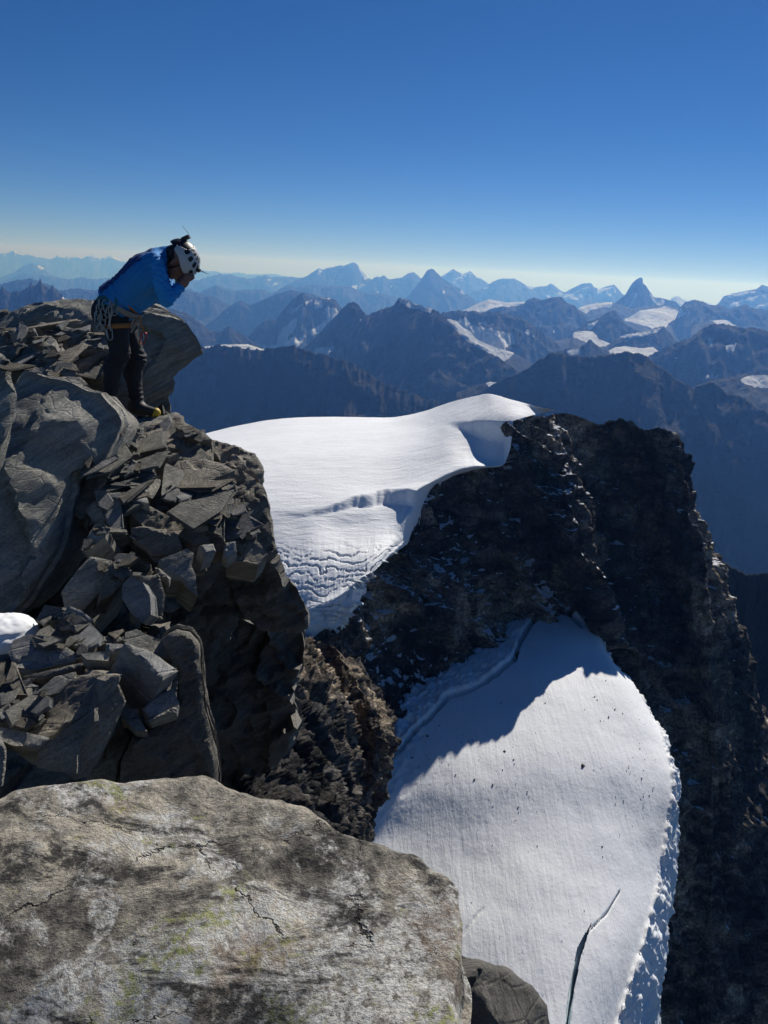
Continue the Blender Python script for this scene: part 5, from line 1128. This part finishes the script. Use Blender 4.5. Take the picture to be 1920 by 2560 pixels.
# body: one continuous surface from head to feet
S = SDF(LO, HI, 0.0075)
torso(S, -0.03); arms(S, -0.018); legs(S, -0.02)
S.cap(neckb, hd - ha * 0.05, 0.055, 0.052, 0.03)
S.cap(hd + ha * 0.02 - hf * 0.015, hd - ha * 0.02 + hf * 0.01, 0.098, 0.088, 0.02)                      # skull
S.cap(hd - ha * 0.06 + hf * 0.045, hd - ha * 0.10 + hf * 0.075, 0.062, 0.034, 0.03)                     # jaw, chin
S.cap(hd - ha * 0.01 + hf * 0.095, hd - ha * 0.045 + hf * 0.122, 0.012, 0.018, 0.012)                   # nose
S.cap(hd - ha * 0.075 + hf * 0.098 - hs_ * .018, hd - ha * 0.075 + hf * 0.098 + hs_ * .018, 0.012, 0.012, 0.008)   # lips
for sg in (-1, 1):
    S.cap(hd + hs_ * sg * 0.03 + hf * 0.092 + ha * 0.012, hd + hs_ * sg * 0.05 + hf * 0.078 + ha * 0.012, 0.013, 0.012, 0.01)  # brow
    S.cap(hd + hs_ * sg * 0.032 + hf * 0.098 - ha * 0.006, hd + hs_ * sg * 0.034 + hf * 0.098 - ha * 0.006, 0.011, 0.011, 0.004, sub=True)
    S.cap(hd + hs_ * sg * 0.088 - ha * 0.005, hd + hs_ * sg * 0.098 - ha * 0.045 + hf * 0.006, 0.018, 0.012, 0.006)             # ear
hand(S, wrN, -1); hand(S, wrF, 1)
for an, hl, ft, to in ((anN, heelN, ftN, toN), (anF, heelF, ftF, toF)):
    S.chain([an, (hl + ft) / 2 + [0, 0, .03], ft + [0, 0, .02], to + [-.02, 0, .01]], [0.036, 0.03, 0.03, 0.02], 0.02)
V, Fq = S.mesh(); org = np.array([*J(330, 1040)[:2], J(330, 1040)[2]])
person = mk('person', V - org, Fq, M_SKIN); person.location = org
tag(person, 'climber in blue jacket and white helmet bent over, hands cupped at his face', 'person')
def cloth(S, name, mat, wr_amp, seed, folds=None):
    V, F = S.mesh(); d = wr_amp * fbm(V / 0.05, 3, 0.55, seed)
    if folds is not None: d = d + folds(V)
    me = bpy.data.meshes.new('t'); me.from_pydata(V.tolist(), [], F.tolist()); me.update()
    nn = np.zeros(len(V) * 3); me.vertices.foreach_get('normal', nn); bpy.data.meshes.remove(me)
    V = V + nn.reshape(-1, 3) * d[:, None]
    return mk(name, V - org, F, mat, person)
# jacket
S = SDF(LO, HI, 0.008); torso(S, 0.004); arms(S, 0.004)
S.cap(waist + np.array([.06, 0, -.06]), chest + np.array([.07, 0, -.09]), 0.085, 0.09, 0.05)           # loose front hanging down
S.cap(neckb - np.array([.02, 0, .02]), neckb + ha * 0.01 + np.array([.015, 0, .015]), 0.078, 0.072, 0.02)   # collar
ax = (chest - waist) / np.linalg.norm(chest - waist)
S.plane(waist - ax * 0.045, -np.array([ax[0], 0, ax[2]]))
def jf(V):
    t = (V - waist) @ ax; w = fbm(V / 0.12, 2, seed=61)
    return 0.006 * np.sin(t * 150 + w * 5) * smooth(0.22, 0.0, t) + 0.004 * np.sin((V[:, 0] * .6 - V[:, 2] * .8) * 160 + w * 7) * smooth(0.15, 0.3, t)
jacket = cloth(S, 'jacket', M_BLUE, 0.004, 62, jf)
M_SLV = simple('blue_sleeve', (0.02, 0.30, 0.72), 0.75, weave=0.35, wscale=160, var=0.2)
def sf(V):
    w = fbm(V / 0.08, 2, seed=71); return 0.005 * np.sin((V[:, 0] * .5 + V[:, 2] * .85) * 170 + w * 6)
for sh, el, wr in ((shN, elN, wrN), (shF, elF, wrF)):
    S = SDF(np.minimum(np.minimum(sh, el), wr) - 0.15, np.maximum(np.maximum(sh, el), wr) + 0.15, 0.007)
    S.chain([sh + (el - sh) * 0.10, el], [0.072, 0.056], 0.02); S.chain([el, wr], [0.054, 0.039], 0.012)
    V, F = S.mesh(); d_ = 0.003 * fbm(V / 0.04, 3, seed=72) + sf(V); ax_ = V - (sh + el) / 2
    mk('sleeve', V + (ax_ / np.linalg.norm(ax_, axis=1, keepdims=True)) * d_[:, None] - org, F, M_SLV, jacket)
# darker panel over shoulders and back as its own layer of cloth
S = SDF(LO, HI, 0.009); torso(S, 0.0085)
S.plane(chest + np.array([-0.06, 0, 0.045]), -np.array([-0.62, 0, 0.78])); S.plane(waist - ax * 0.03, -ax); S.plane(neckb, ax)
cloth(S, 'back_panel', M_NAVY, 0.003, 63, jf)
# trousers
S = SDF(LO, HI, 0.008); legs(S, 0.011)
for dy in (-0.07, 0.0, 0.07): S.cap(pelvis + [0, dy, 0], waist + [-.012, dy * 1.1, -.014], 0.128, 0.118, 0.04)
S.cap(J(268, 790, -0.06), J(268, 790, 0.06), 0.105, 0.105, 0.05)
S.plane(waist - ax * 0.015, ax)
S.plane(anF + np.array([0, 0, -0.05]), (0, 0, -1))
def tf(V):
    w = fbm(V / 0.10, 2, seed=64); lo = smooth(anF[2] + 0.20, anF[2], V[:, 2]); kn = np.exp(-((V[:, 2] - knF[2]) / 0.07) ** 2)
    return (0.008 * lo + 0.006 * kn) * np.sin(V[:, 2] * 150 + w * 6 + V[:, 0] * 40)
cloth(S, 'trousers', M_TROU, 0.006, 65, tf)
# boots
for an, hl, ft, to in ((anN, heelN, ftN, toN), (anF, heelF, ftF, toF)):
    S = SDF(np.minimum(np.minimum(hl, to), an) - 0.12, np.maximum(np.maximum(hl, to), an) + 0.12, 0.006)
    up = np.array([0, 0, 0.035])
    S.chain([an + [0, 0, .02], (an + hl) / 2 + [.01, 0, 0], (hl + ft) / 2 + up], [0.052, 0.056, 0.050], 0.03)
    S.chain([hl + up, ft + up * 1.1, to + [-.03, 0, .03]], [0.042, 0.048, 0.036], 0.03)
    S.plane(to + [0, 0, -0.012], (0, 0, -1))
    V, Fq = S.mesh(); bt = mk('boot', V - org, Fq, M_BOOT, person)
    S = SDF(to - 0.12, to + 0.12, 0.005); S.cap(to + [-.055, 0, .032], to + [-.028, 0, .030], 0.052, 0.041, 0.01); S.plane(to + [0, 0, -0.014], (0, 0, -1)); S.plane(to + [-.05, 0, 0], (-1, 0, 0.35))
    V, Fq = S.mesh(); mk('toe_cap', V - org, Fq, M_YEL, bt)
def tube(pts, r, mat, parent, name, closed=False, seg=8, flat=1.0, cat=False):
    p = np.array(pts, float)
    if len(p) > 2: p = catmull(np.concatenate([p, p[:1]]) if closed else p, max(10, len(p) * 5)); p = p[:-1] if closed else p
    t = np.roll(p, -1, 0) - np.roll(p, 1, 0) if closed else np.gradient(p, axis=0); t /= np.linalg.norm(t, axis=1, keepdims=True) + 1e-9
    n1 = np.cross(t, np.array([0.02, 1.0, 0.01])); n1 /= np.linalg.norm(n1, axis=1, keepdims=True) + 1e-9; n2 = np.cross(t, n1)
    a = np.arange(seg) / seg * 2 * math.pi
    V = (p[:, None] + r * (n1[:, None] * np.cos(a)[None, :, None] + flat * n2[:, None] * np.sin(a)[None, :, None])).reshape(-1, 3)
    F = gfaces(len(p), seg, wrap=True)
    if closed:
        i = (len(p) - 1) * seg + np.arange(seg); j = np.arange(seg); F = np.concatenate([F, np.stack([i, np.roll(i, -1), np.roll(j, -1), j], 1)])
    return mk(name, V - org, F, mat, parent)
# helmet: white ventilated shell, black rear, straps, camera mount with a bent wire
helm_c = hd + ha * 0.022 - hf * 0.004
def helmpt(th, ph, s=1.0):                              # th from the crown, ph round it (0 = face)
    r = np.array([0.152, 0.122, 0.135])                 # face-back, side, crown
    d = np.stack([np.sin(th) * np.cos(ph), np.sin(th) * np.sin(ph), np.cos(th)], -1) * r * s
    return helm_c + d[..., :1] * hf + d[..., 1:2] * hs_ + d[..., 2:] * ha
def shellpart(name, mat, parent, f_keep, s=1.0, thick=0.010):
    th = np.linspace(0.001, 1.0, 44)[:, None]; ph = np.linspace(-math.pi, math.pi, 96, endpoint=False)[None]
    lim = 1.62 + 0.10 * np.cos(ph) + 0.20 * smooth(2.2, 3.0, np.abs(ph)) - 0.12 * np.exp(-((np.abs(ph) - 1.6) / 0.35) ** 2)
    T = th * lim; PH = ph + 0 * th
    out = helmpt(T, PH, s); inn = helmpt(T, PH, s * (1 - thick / 0.13)); keep = f_keep(T, PH)
    n1, n2 = T.shape; V = np.concatenate([out.reshape(-1, 3), inn.reshape(-1, 3)]); f = gfaces(n1, n2, wrap=True); m = n1 * n2
    kf = keep.ravel()[f].all(1); f = f[kf]; e = {}
    for q in f:
        for a, b in zip(q, np.roll(q, -1)): e[(a, b)] = 1
    rim = [(a, b) for (a, b) in e if (b, a) not in e]
    F = np.concatenate([f, f[:, ::-1] + m, np.array([(b, a, a + m, b + m) for a, b in rim])])
    return mk(name, V - org, F, mat, parent)
white = lambda T, PH: (np.abs(PH) < 2.05 + 0.18 * np.sin(T * 6)) | (T < 0.35)
shell = shellpart('helmet', M_WHITE, person, white)
shellpart('rear_shell', M_BLACK, shell, lambda T, PH: ~((np.abs(PH) < 1.85) | (T < 0.25)), 0.975)
shellpart('foam_liner', M_BLACK, shell, lambda T, PH: T > -1, 0.945, 0.012)
def vent_dark(t0, t1, p0, p1):  # black patch laid on the shell for the shade inside an open vent
    t = np.linspace(t0, t1, 7)[:, None]; p = np.linspace(p0, p1, 7)[None]
    sq = 1 - 0.25 * (np.linspace(-1, 1, 7)[:, None] ** 4); pm = (p0 + p1) / 2
    out = helmpt(t + 0 * p, pm + (p - pm) * sq, 1.008); inn = helmpt(t + 0 * p, pm + (p - pm) * sq, 0.97)
    V = np.concatenate([out.reshape(-1, 3), inn.reshape(-1, 3)]); f = gfaces(7, 7); b = [np.arange(7), np.arange(6, 49, 7), np.arange(48, 41, -1), np.arange(42, -1, -7)]
    sd = np.array([(x, y, y + 49, x + 49) for q in b for x, y in zip(q[:-1], q[1:])])
    mk('vent_dark', V - org, [f, sd], M_BLACK, shell)
for sg in (-1, 1):
    for p0, w in ((0.18, 0.30), (0.62, 0.34), (1.10, 0.34), (1.56, 0.34)):
        for t0, t1 in ((0.34, 0.62), (0.74, 1.06)):
            a, b = sorted((sg * p0, sg * (p0 + w * (0.9 if t0 < .5 else 0.8)))); vent_dark(t0, t1, a, b)
    vent_dark(1.20, 1.42, *sorted((sg * 0.45, sg * 0.72)))
for sg in (-1, 1):
    s_ = hs_ * sg
    tube([helm_c + s_ * 0.115 - hf * 0.07 - ha * 0.01, hd + s_ * 0.092 - hf * 0.02 - ha * 0.06, hd + s_ * 0.075 + hf * 0.02 - ha * 0.10, hd + s_ * 0.03 + hf * 0.05 - ha * 0.135], 0.006, M_BLACK, shell, 'chin_strap', flat=0.5)
    tube([helm_c + s_ * 0.118 + hf * 0.05 - ha * 0.01, hd + s_ * 0.095 + hf * 0.035 - ha * 0.05, hd + s_ * 0.075 + hf * 0.02 - ha * 0.10], 0.006, M_BLACK, shell, 'chin_strap', flat=0.5)
def boxm(c, ax, sz, mat, parent, name):
    c = np.array(c); V = [c + ax[0] * sz[0] * i + ax[1] * sz[1] * j + ax[2] * sz[2] * k_ for i in (-1, -.8, .8, 1) for j in (-1, 1) for k_ in (-1, 1)]
    bm = bmesh.new(); [bm.verts.new(Vector(v - org)) for v in V]; bmesh.ops.convex_hull(bm, input=bm.verts[:]); bmesh.ops.bevel(bm, geom=bm.edges[:], offset=0.003, segments=2, affect='EDGES')
    me = bpy.data.meshes.new(name); bm.to_mesh(me); bm.free(); me.materials.append(mat); o = bpy.data.objects.new(name, me); COL.objects.link(o); o.parent = parent; return o
mt = helmpt(np.array(0.85), np.array(math.pi * 0.97), 1.07); boxm(mt, (ha, hs_, hf), (0.030, 0.028, 0.014), M_BLACK, shell, 'camera_mount')
tube([mt + [0.022, 0, 0.01], mt + [0.024, -.005, 0.03], mt + [0.008, 0, 0.05], mt + [-0.012, 0.005, 0.068], mt + [-0.022, .005, .085]], 0.0018, M_BLACK, shell, 'wire', seg=5)
kb = helmpt(np.array(0.95), np.array(0.0), 1.05); boxm(kb, (ha, hs_, hf), (0.014, 0.018, 0.012), M_BLACK, shell, 'lamp_clip')
# hair at the nape
S = SDF(hd - 0.2, hd + 0.2, 0.007); S.cap(hd - hf * 0.05 - ha * 0.03, hd - hf * 0.02 - ha * 0.075, 0.075, 0.05, 0.02); S.cap(hd - hf * 0.02, hd + hf * 0.02, 0.096, 0.092, 0.02); S.plane(hd + hf * 0.015, hf)
V, Fq = S.mesh(); mk('hair', V - org, Fq, M_HAIR, person)
# harness
bd = c4(720, 1280) - c4(250, 930); bl = np.linalg.norm(bd); bd /= bl; bn = np.cross(bd, [0, 1, 0]); bc = (c4(720, 1280) + c4(250, 930)) / 2
def band(c, e1, e2, nrm, a, b, w, t, mat, parent, name, seg=64, sag=0.0):
    th = np.arange(seg) / seg * 2 * math.pi; prof = [(0, -w), (t, -w), (t, w), (0, w)]
    V = np.concatenate([[c + e1 * (a + p) * math.cos(x) + e2 * (b + p) * math.sin(x) + nrm * (q + sag * math.cos(2 * x)) for p, q in prof] for x in th])
    V = V + 0; f = gfaces(seg, 4, wrap=True); i = (seg - 1) * 4 + np.arange(4); j = np.arange(4)
    f = np.concatenate([f, np.stack([i, np.roll(i, -1), np.roll(j, -1), j], 1)])
    return mk(name, V - org, f[:, ::-1], mat, parent, flat=False)
harness = band(bc, bd, np.array([0, 1.0, 0]), bn, bl * 0.5, 0.215, 0.021, 0.010, M_BELT, person, 'harness')
lg = (knN - hipN) / np.linalg.norm(knN - hipN); l1 = np.cross(lg, [0, 1, 0]); l1 /= np.linalg.norm(l1)
band(hipN + lg * 0.05, l1, np.cross(lg, l1), lg, 0.112, 0.112, 0.018, 0.008, M_ORNG, harness, 'leg_loop')
lg2 = (knF - hipF) / np.linalg.norm(knF - hipF); l2 = np.cross(lg2, [0, 1, 0]); l2 /= np.linalg.norm(l2)
band(hipF + lg2 * 0.05, l2, np.cross(lg2, l2), lg2, 0.112, 0.112, 0.018, 0.008, M_ORNG, harness, 'leg_loop')
nz = -0.225                                             # gear hangs on the near hip
tube([c4(470, 1090, nz + .02), c4(560, 1150, -.16), c4(640, 1220, -.08), c4(715, 1290, -.04)], 0.015, M_ORNG, harness, 'tie_in_webbing', flat=0.4)
tube([c4(715, 1290, -.04), c4(690, 1345, -.05), c4(620, 1365, -.06)], 0.013, M_ORNG, harness, 'belay_loop', flat=0.5)
def carabiner(x, y, ang, ln=0.044, wd=0.024, dy=nz, mat=M_METAL, r=0.0045):
    c = c4(x, y, dy); a = math.radians(ang); e1 = np.array([math.sin(a), 0.12, math.cos(a)]); e2 = np.array([math.cos(a), 0.25, -math.sin(a)])
    o = tube([c + e1 * ln * p + e2 * wd * q for p, q in ((1, 0.1), (0.85, 0.75), (0.1, 0.8), (-0.8, 0.6), (-1, 0), (-0.85, -0.6), (0, -0.75), (0.8, -0.7))], r, mat, harness, 'carabiner', closed=True, seg=6)
    tube([c + e1 * ln * 0.7 - e2 * wd * 0.72, c - e1 * ln * 0.75 - e2 * wd * 0.62], r * 1.35, mat, o, 'gate', seg=6)
for a in ((185, 1100, 8), (245, 1140, -12), (330, 1120, 15), (360, 1180, -5), (150, 1190, 5), (285, 1210, 20), (215, 1240, -8), (175, 1400, 30), (205, 1330, 0), (300, 1520, -6), (130, 1290, 4)): carabiner(*a)
tube([c4(165, 1390, nz), c4(120, 1430, nz), c4(150, 1480, nz), c4(205, 1460, nz), c4(200, 1400, nz)], 0.008, M_ROPE, harness, 'cord_coil', closed=True)
tube([c4(160, 1240, nz), c4(135, 1340, nz), c4(170, 1400, nz), c4(230, 1450, nz), c4(270, 1560, nz)], 0.008, M_ROPE, harness, 'cord')
tube([c4(360, 1200, nz), c4(310, 1300, nz), c4(300, 1400, nz), c4(320, 1480, nz)], 0.007, M_ROPE, harness, 'sling', flat=.6)
tube([c4(290, 1220, nz), c4(300, 1320, nz), c4(285, 1420, nz)], 0.008, M_METAL, harness, 'quickdraw', flat=.6)
tube([c4(140, 1050, nz), c4(200, 1010, nz), c4(260, 1040, nz), c4(250, 1100, nz), c4(170, 1110, nz)], 0.012, M_TEAL, harness, 'sling', closed=True, flat=.5)
tube([c4(110, 1120, -.15), c4(105, 1230, -.18), c4(130, 1330, nz), c4(160, 1430, nz)], 0.007, M_TEAL, harness, 'sling')
tube([c4(380, 1030, nz), c4(390, 1120, nz), c4(360, 1170, nz)], 0.010, M_TEAL, harness, 'sling', flat=.6)
fz = -0.12
tube([c4(690, 1330, fz), c4(620, 1420, fz), c4(595, 1500, fz), c4(630, 1450, fz), c4(690, 1340, fz)], 0.006, M_BELT, harness, 'sling', flat=.6)
tube([c4(720, 1300, fz), c4(700, 1400, fz), c4(705, 1500, fz), c4(730, 1560, fz)], 0.007, M_BELT, harness, 'sling', flat=.6)
tube([c4(735, 1300, fz), c4(745, 1400, fz), c4(775, 1490, fz)], 0.005, M_ORNG, harness, 'sling', flat=.6)
carabiner(760, 1580, 12, 0.045, 0.026, fz, M_RED); carabiner(735, 1540, -8, 0.04, 0.02, fz, M_METAL); carabiner(640, 1380, 25, 0.035, 0.02, fz, M_METAL)
# ------------------------------------------------------------------ the air: haze between here and the far ranges
hm = bpy.data.materials.new('haze_air'); hm.use_nodes = True; hn = hm.node_tree; hn.nodes.clear()
hout = hn.nodes.new('ShaderNodeOutputMaterial'); hv = hn.nodes.new('ShaderNodeVolumePrincipled')
hv.inputs['Color'].default_value = (0.14, 0.37, 1.0, 1); hv.inputs['Absorption Color'].default_value = (1, 1, 1, 1)
hv.inputs['Density'].default_value = 5.4e-5; hv.inputs['Anisotropy'].default_value = 0.45
hn.links.new(hv.outputs[0], hout.inputs['Volume'])
ZTOP = max(o.matrix_world.translation.z + max(c[2] for c in o.bound_box) for o in scene.objects if o.type == 'MESH') + 40.0
hx, hy0, hy1, hz0, hz1 = 110000., -8000., 96000., -4200., ZTOP
hvv = [(x, y, z) for z in (hz0, hz1) for y in (hy0, hy1) for x in (-hx, hx)]
haze = mk('haze', np.array(hvv), [(0, 2, 3, 1), (4, 5, 7, 6), (0, 1, 5, 4), (2, 6, 7, 3), (0, 4, 6, 2), (1, 3, 7, 5)], hm, flat=True)
haze['kind'] = 'stuff'
